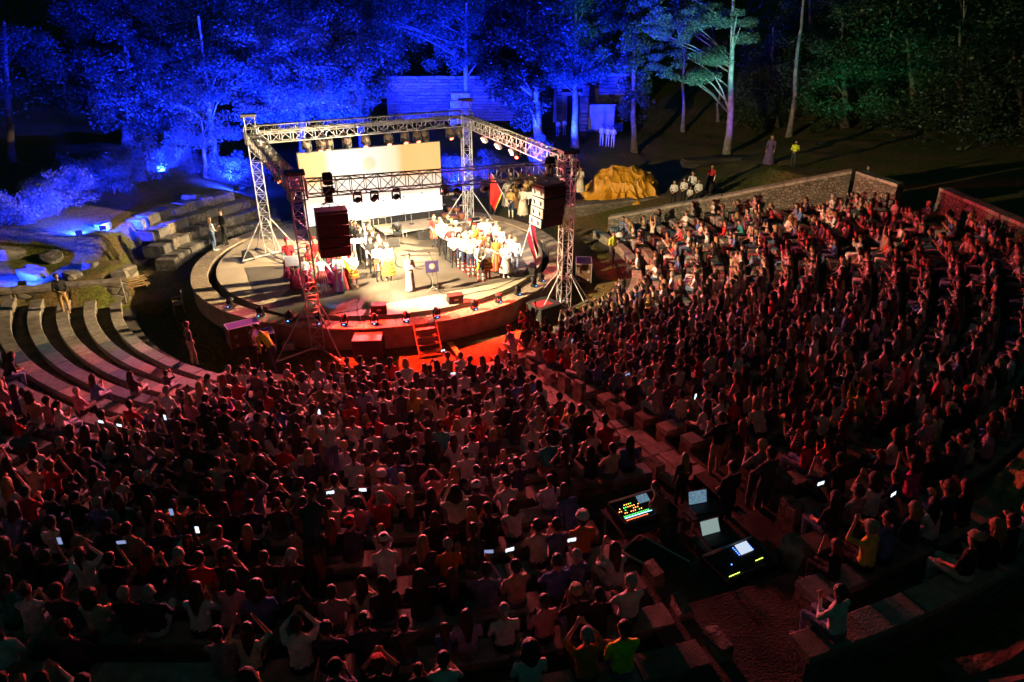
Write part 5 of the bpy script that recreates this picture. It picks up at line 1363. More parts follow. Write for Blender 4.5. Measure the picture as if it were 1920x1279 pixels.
for nm, la, ra, sk, wk in (("side", SIDE, SIDE, None, 0), ("clasp", CLASP, CLASP, None, 0), ("hold", CLASP, HOLD, None, 0), ("hips", HIPS, HIPS, None, .06), ("walk", SIDE, CLASP, None, .22), ("behind", BEHIND, BEHIND, None, 0), ("clapping", SCLAP, SCLAP, None, 0), ("photo", SPHN, SPHN, None, 0), ("raise", RAISE, RAISE, None, 0),
        ("knee_side", SIDE, SIDE, 'knee', 0), ("knee_clasp", CLASP, CLASP, 'knee', 0), ("knee_spread", SPREAD, SPREAD, 'knee', .05), ("knee_hold", CLASP, HOLD, 'knee', 0), ("long_side", SIDE, SIDE, 'long', 0), ("long_clasp", CLASP, CLASP, 'long', 0), ("long_hold", CLASP, HOLD, 'long', 0), ("calf_clasp", CLASP, CLASP, 'calf', 0), ("gown_paper", CLASP, HOLD, 'gown', 0)):
    standing("st_" + nm, la, ra, sk, wk)
standing("st_stoop", ((.22, .30, 1.0), (.14, .42, .78)), ((.22, .30, 1.0), (.14, .42, .78)), None, .20, 1.0)
# hair and headgear, origin at the head centre
def hairs():
    cap = [('c', (0, -.028, .042), .098, (0, -.004, .055), .094, 0)]
    want("short", cap + [('c', (0, -.06, -.01), .070, (0, -.05, -.05), .05, 0)], .02, 150)
    want("long", cap + [('c', (0, -.06, 0), .088, (0, -.10, -.18), .085, 0), ('c', (0, -.10, -.18), .085, (0, -.12, -.36), .05, 0), ('c', (-.075, -.02, .0), .035, (-.085, -.03, -.16), .03, 0), ('c', (.075, -.02, .0), .035, (.085, -.03, -.16), .03, 0)], .024, 240)
    want("bob", cap + [('c', (-.06, -.04, 0), .06, (-.075, -.04, -.13), .05, 0), ('c', (.06, -.04, 0), .06, (.075, -.04, -.13), .05, 0), ('c', (0, -.07, 0), .08, (0, -.08, -.13), .07, 0)], .024, 180)
    want("ponytail", cap + [('c', (0, -.11, .05), .04, (0, -.15, -.05), .04, 0), ('c', (0, -.15, -.05), .04, (0, -.15, -.26), .02, 0)], .022, 180)
    want("bun", cap + [('c', (0, -.11, .09), .05, (0, -.115, .08), .05, 0)], .022, 150)
    want("curly", [('c', (0, -.03, .05), .13, (0, -.02, .06), .125, 0), ('c', (-.08, -.05, -.06), .075, (.08, -.05, -.06), .075, 0), ('c', (0, -.09, -.1), .09, (0, -.09, -.12), .08, 0)], .026, 200)
    want("cap_hat", [('l', [(.05, 0, -.01, .108, .115), (.09, 0, -.01, .106, .112), (.125, 0, -.01, .08, .085)], 0), ('l', [(.045, 0, .09, .085, .08), (.06, 0, .09, .085, .08)], 0)], .018, 180)
    want("pillbox", [('l', [(.055, 0, -.01, .10, .105), (.15, 0, -.01, .105, .11), (.155, 0, -.01, .10, .10)], 0)], .018, 120)
    want("brim_hat", [('l', [(.055, 0, -.01, .17, .18), (.07, 0, -.01, .17, .18)], 0), ('l', [(.06, 0, -.01, .105, .115), (.15, 0, -.01, .09, .10), (.16, 0, -.01, .06, .07)], 0)], .018, 200)
    want("scarf", cap + [('c', (0, -.05, -.02), .085, (0, -.07, -.12), .08, 0)], .022, 160)
    want("face", [('c', (-.034, .078, .012), .012, (-.030, .080, .012), .012, 0), ('c', (.030, .080, .012), .012, (.034, .078, .012), .012, 0), ('c', (-.022, .072, -.062), .011, (.022, .072, -.062), .011, 0)], .01, 90)
hairs()
grow_all()
# ---- cloth colours
def cl(name, c): return mat("cloth_" + name, c, .85, .25, 7, .7, 11)
CLOTH = {"white": (.72, .70, .68), "cream": (.62, .55, .42), "black": (.018, .018, .02), "charcoal": (.06, .06, .065), "navy": (.03, .04, .09), "blue": (.06, .14, .38), "grey": (.25, .25, .26), "red": (.52, .03, .03), "pink": (.62, .26, .32), "beige": (.42, .33, .23), "teal": (.03, .28, .27), "green": (.06, .26, .10), "orange": (.62, .19, .04), "yellow": (.75, .55, .08), "brown": (.16, .09, .05), "magenta": (.5, .05, .25), "denim": (.10, .15, .26), "hivis": (.72, .80, .05), "ochre": (.48, .30, .10), "olive": (.14, .15, .07), "maroon": (.26, .02, .06), "lilac": (.40, .32, .52), "violet_lit": (.12, .08, .18)}
for n_, c_ in CLOTH.items(): cl(n_, c_)
SKINS = [("skin_light", (.52, .30, .20)), ("skin_mid", (.45, .25, .16)), ("skin_tan", (.36, .19, .115))]
for n_, c_ in SKINS: mat(n_, c_, .55, .06, 12, spec=.4)
HAIRC = {"dark": (.018, .012, .01), "brown": (.06, .03, .015), "fair": (.32, .20, .09), "grey": (.32, .31, .30), "auburn": (.15, .045, .02)}
for n_, c_ in HAIRC.items(): mat("hair_" + n_, c_, .5, .3, 20, .4, 60, spec=.5)
def stripe_mat(name, cols, n, horizontal=False):
    m = bpy.data.materials.new(name); m.use_nodes = True; nt = m.node_tree; N = nt.nodes; L = nt.links; b = N["Principled BSDF"]; b.inputs["Roughness"].default_value = .85
    tc = N.new("ShaderNodeTexCoord"); se = N.new("ShaderNodeSeparateXYZ"); L.new(tc.outputs["Object"], se.inputs[0])
    mu = N.new("ShaderNodeMath"); mu.operation = 'MULTIPLY'
    if horizontal: L.new(se.outputs["Z"], mu.inputs[0]); mu.inputs[1].default_value = n
    else:
        at2 = N.new("ShaderNodeMath"); at2.operation = 'ARCTAN2'; L.new(se.outputs["X"], at2.inputs[0]); L.new(se.outputs["Y"], at2.inputs[1]); L.new(at2.outputs[0], mu.inputs[0]); mu.inputs[1].default_value = n / (2 * PI)
    fr = N.new("ShaderNodeMath"); fr.operation = 'FRACT'; L.new(mu.outputs[0], fr.inputs[0])
    rp = N.new("ShaderNodeValToRGB"); rp.color_ramp.interpolation = 'CONSTANT'
    while len(rp.color_ramp.elements) < len(cols): rp.color_ramp.elements.new(.5)
    for i, c in enumerate(cols): rp.color_ramp.elements[i].position = i / len(cols); rp.color_ramp.elements[i].color = (*c, 1)
    L.new(fr.outputs[0], rp.inputs[0]); L.new(rp.outputs[0], b.inputs["Base Color"]); MATS["cloth_" + name] = m
stripe_mat("stripe_red_green", [(.5, .02, .04), (.03, .28, .10), (.55, .03, .03), (.4, .02, .05)], 6); stripe_mat("stripe_red_gold", [(.55, .06, .03), (.55, .06, .03), (.65, .30, .05), (.5, .03, .03)], 9); stripe_mat("bands_orange", [(.75, .28, .03), (.70, .22, .03), (.12, .03, .02), (.78, .45, .05)], 6, True); stripe_mat("bands_wrap", [(.55, .03, .04), (.72, .68, .62), (.72, .68, .62), (.55, .03, .04)], 5, True); stripe_mat("stripe_sailor", [(.65, .62, .58), (.05, .05, .07)], 14, True)
stripe_mat("pattern_red", [(.55, .05, .05), (.62, .30, .08), (.45, .03, .05), (.10, .02, .03)], 14)
M_ = lambda k: MATS["cloth_" + k] if ("cloth_" + k) in MATS else MATS[k]
FACING = nf
def person(label, body, loc, facing, cols, hair="short", hairc="dark", hat=None, scale=1.0, group=None, cat="person", face=False):
    """cols: skin, top, sleeve, bottom, shin, shoe"""
    me = BODY[body]
    while len(me.materials) < 6: me.materials.append(MATS["skin_mid"])
    o = bpy.data.objects.new("person", me); link(o); o.location = loc
    o.rotation_euler = (0, 0, math.atan2(facing[1], facing[0]) - PI / 2); o.scale = (scale,) * 3
    for i, c in enumerate(cols):
        o.material_slots[i].link = 'OBJECT'; o.material_slots[i].material = M_(c)
    tag(o, label, cat, group)
    hx, hy, hz, tn = HEAD[body]
    def child(nm, key, m):
        hm = BODY[key]
        if not hm.materials: hm.materials.append(MATS["hair_dark"])
        h = bpy.data.objects.new(nm, hm); link(h); h.parent = o; h.location = (hx, hy, hz); h.rotation_euler = (0, 0, tn)
        h.material_slots[0].link = 'OBJECT'; h.material_slots[0].material = m
    if hair: child("hair", hair, MATS["hair_" + hairc])
    if hat: child("hat", hat[0], M_(hat[1]))
    if face: child("face_features", "face", MATS["hair_brown"])
    return o
# costumes: body, cols, hair, hat
def cst(top, slv, bot, shin, shoe, skin="skin_light"): return (skin, top, slv, bot, shin, shoe)
COS = {
 "vest_man": ("st_clasp", cst("black", "white", "black", "black", "black"), "short", None),
 "vest_woman": ("st_calf_clasp", cst("black", "white", "white", "white", "black"), "bun", None),
 "redvest_man": ("st_clasp", cst("white", "white", "black", "black", "black"), "short", None),
 "redvest_man2": ("st_behind", cst("red", "white", "charcoal", "charcoal", "black"), "short", ("pillbox", "black")),
 "wrap_man": ("st_clasp", cst("cream", "white", "navy", "bands_wrap", "red"), "short", ("pillbox", "white")),
 "wrap_man2": ("st_behind", cst("cream", "white", "navy", "bands_wrap", "red"), "short", None),
 "leather_man": ("st_hold", cst("white", "white", "brown", "black", "black"), "short", None),
 "apron_woman": ("st_calf_clasp", cst("white", "white", "bands_orange", "white", "ochre"), "bun", None),
 "orange_woman": ("st_knee_clasp", cst("white", "white", "bands_orange", "red", "red"), "bun", None),
 "red_woman": ("st_long_clasp", cst("orange", "white", "stripe_red_gold", "red", "black"), "bob", ("pillbox", "red")),
 "beret_woman": ("st_long_clasp", cst("orange", "white", "maroon", "maroon", "black"), "bob", ("pillbox", "red")),
 "beret_woman2": ("st_long_clasp", cst("charcoal", "white", "magenta", "maroon", "black"), "bob", ("pillbox", "red")),
 "white_woman": ("st_calf_clasp", cst("white", "white", "white", "lilac", "white"), "bun", None),
 "white_man": ("st_clasp", cst("white", "white", "cream", "cream", "brown"), "short", None),
 "bearer": ("st_hold", cst("white", "white", "white", "white", "brown"), "short", None),
 "robe": ("st_long_clasp", cst("red", "green", "stripe_red_green", "red", "black"), "scarf", ("pillbox", "red")),
 "robe2": ("st_long_clasp", cst("stripe_red_green", "teal", "maroon", "red", "black"), "scarf", ("pillbox", "maroon")),
 "robe_pole": ("st_long_hold", cst("white", "teal", "stripe_red_green", "red", "black"), "bob", ("pillbox", "white")),
 "coat_man": ("st_long_clasp", cst("red", "teal", "maroon", "black", "black"), "short", ("brim_hat", "maroon")),
 "girl": ("st_knee_spread", cst("white", "white", "pattern_red", "skin_light", "skin_light"), "bob", None),
 "yellow_girl": ("st_knee_clasp", cst("white", "white", "bands_orange", "skin_light", "skin_light"), "bun", None),
 "placard_child": ("st_hold", cst("white", "white", "maroon", "maroon", "black"), "short", None),
 "floral": ("st_knee_clasp", cst("red", "white", "pattern_red", "charcoal", "black"), "bun", None),
 "presenter": ("st_gown_paper", cst("white", "skin_light", "white", "white", "white"), "bun", None),
 "suit": ("st_clasp", cst("black", "black", "black", "black", "black"), "short", None),
 "casual_woman": ("st_clasp", cst("white", "white", "denim", "denim", "white"), "long", None),
 "ochre_bearer": ("st_hold", cst("ochre", "ochre", "navy", "cream", "brown"), "short", None),
 "long_coat": ("st_long_clasp", cst("cream", "beige", "cream", "cream", "cream"), "long", None),
 "brown_coat": ("st_long_side", cst("ochre", "olive", "brown", "brown", "brown"), "short", ("pillbox", "maroon")),
 "hivis_guard": ("st_clasp", cst("hivis", "charcoal", "charcoal", "charcoal", "black"), "short", None),
 "hivis_stoop": ("st_stoop", cst("hivis", "hivis", "navy", "navy", "black"), "short", None),
 "tech": ("st_clasp", cst("charcoal", "charcoal", "black", "black", "white"), "short", None),
 "shorts": ("st_clasp", cst("black", "black", "ochre", "skin_mid", "black"), "short", None),
 "hips": ("st_hips", cst("charcoal", "grey", "beige", "beige", "black"), "short", None),
 "waist": ("st_clasp", cst("white", "white", "black", "black", "black"), "short", None),
 "apron_red": ("st_long_side", cst("red", "white", "black", "black", "black"), "bun", None),
}
PR = random.Random(5)
def perf(c, u, v, z, label, s=1.0, fac=None, hc="brown", group=None, cat="person"):
    b, cols, hair, hat = COS[c]; p = at(u, v, z)
    if fac is None:
        g = PR.gauss(0, .22); fac = Matrix.Rotation(g, 3, 'Z') @ FACING; s *= PR.uniform(.96, 1.04)
        if group: p += Vector((PR.uniform(-.08, .08), PR.uniform(-.12, .12), 0))
    return person(label, b, p, fac if fac is not None else FACING, cols, hair, hc, hat, s, group, cat, True)
GP = "folk dancers lined up on the stage"
zz = FZ + .022
for c, u, v, lb, s in [
 ("wrap_man", 898, 527, "front dancer of the right line with red and white wrapped shins", 1.02), ("wrap_man2", 886, 517, "second dancer with wrapped shins in the right line", 1.0), ("wrap_man", 874, 509, "third dancer with wrapped shins in the right line", 1.0), ("wrap_man2", 863, 503, "fourth dancer with wrapped shins in the right line", 1.0),
 ("orange_woman", 912, 523, "woman in knee length orange banded skirt and red stockings", .97), ("red_woman", 929, 508, "woman in long red and gold striped skirt with red cap", 1.0), ("white_woman", 946, 519, "woman all in white with wide calf length skirt", .97), ("white_man", 953, 507, "man in white beside the flag bearer", 1.03),
 ("white_man", 936, 492, "man in open white shirt behind the red skirted woman", 1.05), ("white_man", 929, 482, "second white shirted man at the rear right", 1.03), ("white_man", 916, 472, "third white shirted man at the rear right", 1.03), ("white_man", 905, 470, "rearmost white shirted man at the right", 1.02),
 ("beret_woman2", 917, 508, "woman with red cap and black bodice in the right group", .98), ("beret_woman", 905, 498, "woman with red cap and orange bodice in the right group", .98), ("beret_woman", 894, 487, "woman with red cap in the middle of the right group", .98), ("beret_woman2", 885, 478, "rearmost woman with red cap at the right", .98),
 ("redvest_man", 855, 500, "first man in dark trousers behind the wrapped shin dancers", 1.02), ("redvest_man2", 848, 492, "second man in dark trousers of the right line", 1.02), ("redvest_man", 840, 487, "third man in dark trousers of the right line", 1.03), ("redvest_man", 831, 479, "fourth man in dark trousers of the right line", 1.03), ("redvest_man", 825, 471, "rearmost man in dark trousers at the head of the line", 1.04),
 ("floral", 815, 464, "woman in red floral skirt at the inner end of the right line", .97),
 ("vest_woman", 843, 462, "pale dressed woman at the rear of the right inner row", .97), ("vest_woman", 851, 470, "second pale dressed woman of the right inner row", .97), ("wrap_man", 859, 479, "light shirted dancer of the right inner row", .98), ("vest_woman", 866, 487, "fourth dancer of the right inner row", .97), ("wrap_man2", 876, 494, "fifth dancer of the right inner row", .98), ("wrap_man", 888, 503, "sixth dancer of the right inner row near the blue yellow flag", .98),
 ("leather_man", 708, 527, "man in leather trousers and white shirt at the left front", 1.0), ("apron_woman", 733, 525, "woman in white with orange apron skirt at the left front", .98),
 ("vest_woman", 717, 516, "first woman behind the orange apron dancer", .98), ("vest_man", 711, 508, "second dancer behind the orange apron woman", .98), ("vest_woman", 705, 497, "third dancer of the left inner row", .98), ("vest_man", 700, 489, "fourth dancer of the left inner row", .98), ("vest_woman", 696, 482, "rearmost dancer of the left inner row", .98),
 ("vest_man", 697, 513, "first black vested man of the left outer row", 1.0), ("vest_man", 690, 503, "second black vested man of the left outer row", 1.0), ("vest_man", 681, 494, "third black vested man of the left outer row", 1.0), ("vest_man", 676, 487, "fourth black vested man of the left outer row", 1.0), ("vest_man", 670, 481, "fifth black vested man of the left outer row", 1.0), ("vest_man", 664, 475, "rearmost black vested man of the left outer row", 1.0),
 ("coat_man", 546, 524, "tall figure in red and green coat with brimmed hat at the far left", 1.06), ("robe2", 557, 542, "figure in dark red robe behind the bright placard", .98), ("placard_child", 573, 545, "child in white shirt next to the bright placard", .86), ("robe", 588, 530, "woman in red and green robe behind the lattice tower", 1.0), ("robe", 594, 516, "woman in red robe and cap at the back of the left group", 1.0),
 ("girl", 609, 550, "barefoot girl in white blouse and patterned red skirt", .94), ("robe2", 622, 532, "woman in striped robe partly hidden below the left speakers", 1.0), ("robe_pole", 640, 545, "woman in green and red striped dress holding a white pole", .98), ("robe", 652, 533, "woman in red and green robe beside the blue yellow flag", .98), ("yellow_girl", 669, 539, "girl in yellow orange skirt at the right of the left group", .93), ("robe2", 631, 521, "woman in robe at the rear below the left speakers", 1.0)]:
    perf(c, u, v, zz, lb, s, None, random.choice(("brown", "dark", "fair")), GP)
BEARER = perf("bearer", 966, 514, zz, "brightly lit flag bearer all in white", 1.03, None, "fair")
PRES = perf("presenter", 770, 545, zz, "presenter in a long white gown reading from papers", 1.0, None, "dark")
pp = Vector(PRES.location) + FACING * .36 + sv * -.1 + Vector((0, 0, 1.18)); t = boxpart("paper_sheet", pp, (.30, .22, .004), "white_paint", None, math.atan2(sv.y, sv.x)); tag(t, "white papers held by the presenter", "paper"); t.rotation_euler.x = .5
# people at the sides
zg = lambda u, v, z0=1.0: ground_z(*at(u, v, z0)[:2])
perf("casual_woman", 403, 470, .9, "woman in white jacket and jeans at the left stage rim", 1.0, (.6, .8), "brown"); perf("suit", 425, 459, FZ, "man in dark suit at the left stage rim", 1.06, (-.6, -.8), "dark")
perf("shorts", 127, 592, .62, "man in black top and tan shorts sitting back on the left wall", 1.05, (.7, -.5), "dark"); perf("hips", 366, 686, 0, "person with hands on hips watching from the grass", 1.03, (.75, .65), "dark")
perf("tech", 484, 696, 0, "technician in dark clothes by the violet flight cases", 1.04, (.9, .2), "dark"); perf("hivis_stoop", 517, 700, 0, "stooping worker in yellow high visibility vest", 1.05, (-.8, .5), "dark")
perf("hivis_guard", 1146, 498, 0, "guard in yellow vest with folded hands near the right wall", 1.04, (.55, -.8), "dark")
perf("suit", 924, 405, FZ - .2, "man in black suit beside the red flag", 1.1, None, "dark"); RB = perf("ochre_bearer", 958, 409, .75, "bearer of the red flag in ochre jacket and blue breeches", 1.05, (-.15, -1), "dark"); perf("long_coat", 980, 405, .75, "woman in long pale coat walking beside the red flag bearer", 1.02, (-.15, -1), "brown")
for c, u, v, lb in (("brown_coat", 966, 392, "costumed man behind the red flag bearer"), ("long_coat", 950, 388, "woman in pale coat at the left of the procession"), ("brown_coat", 985, 388, "costumed man behind the pale coated woman"), ("brown_coat", 992, 378, "costumed man at the right of the procession"), ("brown_coat", 972, 374, "costumed man in the second rank of the procession"), ("vest_man", 958, 372, "white sleeved man at the rear of the procession"), ("vest_man", 1004, 383, "white sleeved man at the far end of the procession")):
    perf(c, u, v, .9, lb, 1.0, (-.15, -1), "dark", "costumed procession waiting beside the stage")
perf("long_coat", 1087, 362, 1.1, "costumed person in pale trousers next to the yellow tarpaulin", .98, (-.3, -1), "brown")
for c, u, v, z, lb, s in (("waist", 1261, 385, 1.1, "young man in white shirt leaning at the left of the ramp group", .95), ("waist", 1279, 384, 1.15, "second white shirted young man on the ramp", .95), ("waist", 1294, 378, 1.25, "tall white shirted man standing behind the ramp group", 1.05), ("waist", 1291, 388, 1.15, "crouching white shirted boy in front of the ramp group", .72), ("waist", 1306, 384, 1.3, "white shirted man bending at the right of the ramp group", .95), ("apron_red", 1330, 362, 1.5, "woman with red bodice and black skirt alone on the ramp", 1.0)):
    p = at(u, v, z); b, cols, hair, hat = COS[c]; person(lb, b, (p.x, p.y, ground_z(p.x, p.y)), (-.5, -.85), cols, hair, "dark", hat, s, None, "person", True)
for u, v, lb in ((1128, 262, "left of three white clad people by the old building"), (1139, 263, "middle of three white clad people by the old building"), (1149, 264, "right of three white clad people by the old building")):
    p = at(u, v, 2.0); person(lb, "st_clasp", (p.x, p.y, ground_z(p.x, p.y)), (-.2, -1), cst("white", "white", "white", "white", "white"), "short", "dark", None, 1.0, None, "person")
for u, v, lb in ((1046, 248, "seated blue lit person left of the old doorway"), (1058, 247, "blue lit person beside the old doorway")):
    p = at(u, v, 2.0); person(lb, "st_clasp", (p.x, p.y, ground_z(p.x, p.y)), (-.2, -1), cst("white", "white", "denim", "denim", "white"), "short", "dark", None, .85, None, "person")
p = Vector(C(1442, 300, 46)); person("person on the embankment in a cloak coloured as if violet lit", "st_long_side", (p.x, p.y, ground_z(p.x, p.y)), (-.5, -.8), cst("violet_lit", "violet_lit", "violet_lit", "violet_lit", "black"), "long", "brown", None, 1.15, None, "person")  # violet light and dimness are put into the cloak colour
p = Vector(C(1481, 338, 43)); person("person in yellow vest half hidden behind the side wall", "st_clasp", (p.x, p.y, ground_z(p.x, p.y)), (-.5, -.8), cst("hivis", "charcoal", "charcoal", "charcoal", "black"), "short", "dark", None, .95, None, "person")
# wheelchair user
person("person in dark clothes sitting in the wheelchair", "rest", WCH + Vector((-.02, 0, .51)), (math.cos(R(165)), math.sin(R(165))), ("skin_light", "charcoal", "charcoal", "black", "black", "white"), "short", "grey", None, .95)

# ------------------------------------------------------------------ flags and placards
def flag(label, base, top, cols, w, h, drop, seed, horizontal=True, stripes=None):
    """cloth hanging from a slanted pole; cols by stripe"""
    base = Vector(base); top = Vector(top); t = thing("flag", label, "flag", base)
    bar("pole", (0, 0, 0), top - base, .018, "white_paint", t)
    nu, nv = 14, 22; v = []; f = []; fm = []
    d = (top - base).normalized(); hang = Vector((drop[0], drop[1], -1)).normalized(); side = hang.cross(d).normalized()
    for i in range(nu + 1):
        for j in range(nv + 1):
            a = i / nu; b = j / nv
            p = (top - base) - d * a * h + hang * (b * w) + Vector((drop[0], drop[1], 0)) * .12 * b
            p += side * (.06 * math.sin(a * 9 + seed + b * 3) * b + .05 * math.sin(b * 7 + a * 4 + seed) * b)
            p += d * (a * h * .55 * b)      # gathers as it hangs
            v.append(p)
    for i in range(nu):
        for j in range(nv):
            f.append((i * (nv + 1) + j, i * (nv + 1) + j + 1, (i + 1) * (nv + 1) + j + 1, (i + 1) * (nv + 1) + j))
            q = (i + .5) / nu; k = 0
            for bound, ci in stripes:
                if q <= bound: k = ci; break
            fm.append(k)
    add("cloth", mesh_np("cloth", v, f, ["cloth_" + c for c in cols], True, fm), t)
mat("cloth_burgundy", (.30, .015, .05), .8, .12, 6); mat("cloth_flagred", (.62, .015, .015), .75, .12, 6); mat("cloth_flagblue", (.10, .32, .62), .75, .12, 6); mat("cloth_paleblue", (.42, .58, .72), .75, .1, 6); mat("cloth_flagyellow", (.85, .50, .03), .75, .1, 6)
mat("cloth_gold", (.75, .45, .06), .7, .1, 6)
hb = Vector(BEARER.location)
flag("hanging maroon flag with white centre stripe held by the white bearer", hb + sv * .18 + FACING * .25 + Vector((0, 0, .95)), hb + sv * .72 + FACING * .3 + Vector((0, 0, 2.75)), ("burgundy", "white"), 1.75, 1.05, (.15, .0), 1, stripes=[(.40, 0), (.60, 1), (1, 0)])
p = at(893, 524, zz); flag("blue over yellow flag hanging among the right dancers", p + Vector((.1, -.2, .3)), p + Vector((.22, -.25, 2.25)), ("flagblue", "flagyellow"), 1.35, .9, (-.1, -.05), 2, stripes=[(.5, 0), (1, 1)])
p = at(648, 540, zz); flag("blue and yellow flag beside the yellow skirted girl", p + Vector((-.1, -.1, .3)), p + Vector((.0, -.15, 2.1)), ("flagblue", "flagyellow"), 1.0, .9, (.35, -.05), 3, stripes=[(.5, 0), (1, 1)])
p = at(690, 508, zz); flag("pale blue and white flag in the left inner row", p + Vector((0, -.1, .3)), p + Vector((.05, -.1, 2.3)), ("paleblue", "white"), 1.3, .8, (.05, -.05), 4, stripes=[(.35, 0), (.65, 1), (1, 0)])
hb = Vector(RB.location); flag("plain red flag with gold fringe on a slanted pole", hb + Vector((-.1, -.35, .9)), hb + Vector((-1.15, -.3, 2.75)), ("flagred", "gold"), 1.7, 1.35, (-.05, -.05), 5, stripes=[(.93, 0), (1, 1)])
p = at(640, 545, zz) + Vector((.25, -.3, 0)); o = bar("pole", p + Vector((-.12, 0, .45)), p + Vector((.12, 0, 2.1)), .02, "white_paint"); tag(o, "plain white pole held by the striped dress woman", "pole")
def placard(label, base, zc, w, h, rz):
    t = thing("placard", label, "placard", base, rz); bar("stick", (0, 0, 0), (0, 0, zc), .016, "white_paint", t); boxpart("board", (0, -.02, zc + h / 2), (w, .02, h), "white_paint", t)
rzp = math.atan2(sv.y, sv.x)
p = at(556, 543, zz) + FACING * .35; placard("bright white placard on a stick at the far left of the group", p + Vector((0, 0, .75)), .45, .62, .45, rzp)
p = at(672, 530, zz) + FACING * .1; placard("cream placard raised behind the yellow skirted girl", p + Vector((0, 0, 1.0)), .85, .75, .2, rzp)
p = at(991, 405, .75); placard("pale placard carried beside the pale coated woman", p + Vector((0, 0, .7)), .35, .6, .4, rzp)
# ------------------------------------------------------------------ the audience
rnd = random.Random(2024)
TOPS = [("black", 26), ("charcoal", 9), ("navy", 9), ("white", 24), ("grey", 8), ("red", 6), ("pink", 6), ("beige", 7), ("blue", 4), ("cream", 6), ("teal", 1), ("olive", 2), ("orange", 1.5), ("yellow", .8), ("magenta", 1.2), ("lilac", 2), ("denim", 2), ("stripe_sailor", 1)]
TOPN = {"stripe_sailor": "striped", "navy": "navy", "denim": "denim"}
BOTS = [("black", 30), ("denim", 30), ("navy", 12), ("beige", 8), ("grey", 8), ("white", 5), ("charcoal", 10)]
HAIRS = [("short", "dark", 30), ("short", "brown", 8), ("short", "grey", 8), ("long", "dark", 16), ("long", "brown", 9), ("long", "fair", 6), ("bob", "dark", 5), ("bob", "fair", 3), ("ponytail", "dark", 6), ("ponytail", "brown", 4), ("bun", "dark", 3), ("curly", "dark", 3), ("curly", "auburn", 2), ("long", "auburn", 2)]
def pick(L_): return rnd.choices(L_, [q[-1] for q in L_])[0]
POSES = {"middle": [("rest", 26), ("rest_turn", 12), ("clap", 22), ("clap_high", 12), ("clap_turn", 7), ("fold", 8), ("lean", 6), ("chin", 3), ("phone_two", 2), ("arms_up", .5), ("wide", 2)], "right": [("rest", 16), ("rest_turn", 9), ("clap", 28), ("clap_high", 22), ("clap_turn", 9), ("fold", 5), ("lean", 4), ("chin", 3), ("phone_two", 2), ("arms_up", 2), ("wide", 4)], "left": [("rest", 25), ("rest_turn", 20), ("clap", 20), ("clap_high", 10), ("fold", 8), ("lean", 8), ("wide", 3)]}
POSEN = {"rest": "sitting upright", "rest_turn": "turning aside", "clap": "clapping", "clap_high": "clapping high", "clap_turn": "clapping sideways", "fold": "arms folded", "phone": "phoning", "phone_two": "hands up", "arms_up": "arms raised", "lean": "leaning forward", "chin": "chin propped", "wide": "arms spread"}
def occupied(block, k, a, u, v, x, y):
    if block == "left":
        if k <= 1: p = .0
        elif k <= 3: p = .75 if a > -114.5 else 0
        elif k == 4: p = .6 if a > -116 else .0
        elif k == 5: p = .75 if a > -118 else .1
        else: p = .8
    elif block == "middle":
        if k == 0: p = .82 if u > 625 else 0.0
        elif k == 1: p = .8 if u > 430 else .1
        else: p = .93
    else:
        am = amax(rk(k, "right")) - a
        if am < 16 and a > -12: p = .3 if k < 6 else .5
        elif a > -22: p = (.12 if k < 1 else .45) if k < 7 else .72
        else: p = .9 if k > 0 or a < -25 else .5
    if v > 1090 and 430 < u < 700: p *= .8
    if v > 1040 and u < 260: p *= .9
    if math.hypot(x - 8.8, y - 9.6) < 1.1: p = 0
    if v > 1150 and u > 1330: p *= .35
    if v > 1060 and u > 1500: p *= .45
    if v > 1150 and 150 < u < 480: p *= .85
    if (1130 < u < 1440 and 880 < v < 1010) or (1185 < u < 1480 and 1000 < v < 1150): p = 0
    return rnd.random() < p
AUD = []
for block in ("left", "middle", "right"):
    for k in range(0, KM[block] + 1):
        r_ = rk(k, block) - .23; z = zk(k)
        if block == "left": a0, a1 = A_LEFT[0] + 1, A_LEFT[1] + .25 * k - .8
        elif block == "middle": a0, a1 = A_MID[0] + .8, (A_MID[1] if k < 11 else -73.2) - .8
        else: a0, a1 = a_right(k) + .8, max(-41, amax(rk(k, "right")) - 2.4)
        n = int(R(a1 - a0) * r_ / .49); seats = []
        for i in range(n):
            a = a0 + (a1 - a0) * (i + .5) / n + rnd.uniform(-.3, .3)
            x, y = frompol(r_ + rnd.uniform(-.05, .05), a); u, v, d = pix((x, y, z + .6))
            if not (-60 < u < 1980 and 250 < v < 1340): continue
            if not occupied(block, k, a, u, v, x, y): continue
            seats.append((a, x, y, u, v, d))
        if block != "right": seats.reverse()
        for j, (a, x, y, u, v, d) in enumerate(seats):
            kid = rnd.random() < .06; h = pick(HAIRS); tp = pick(TOPS)[0]
            fx, fy = SX - x + rnd.gauss(0, 2.5), SY - y + rnd.gauss(0, 2.5); fl = math.hypot(fx, fy)
            AUD.append(dict(block=block, row=k + 1, seat=j + 1, pos=(x, y, z), u=u, v=v, d=d, f=(fx / fl, fy / fl), pose=pick(POSES[block])[0], hair=h[0], hc=h[1], top=tp, slv=tp if rnd.random() < .35 else "skin", bot=pick(BOTS)[0], skin=rnd.choice(SKINS)[0], s=(rnd.uniform(.68, .8) if kid else rnd.uniform(.93, 1.07)), kid=kid, solo=False, phone=False))
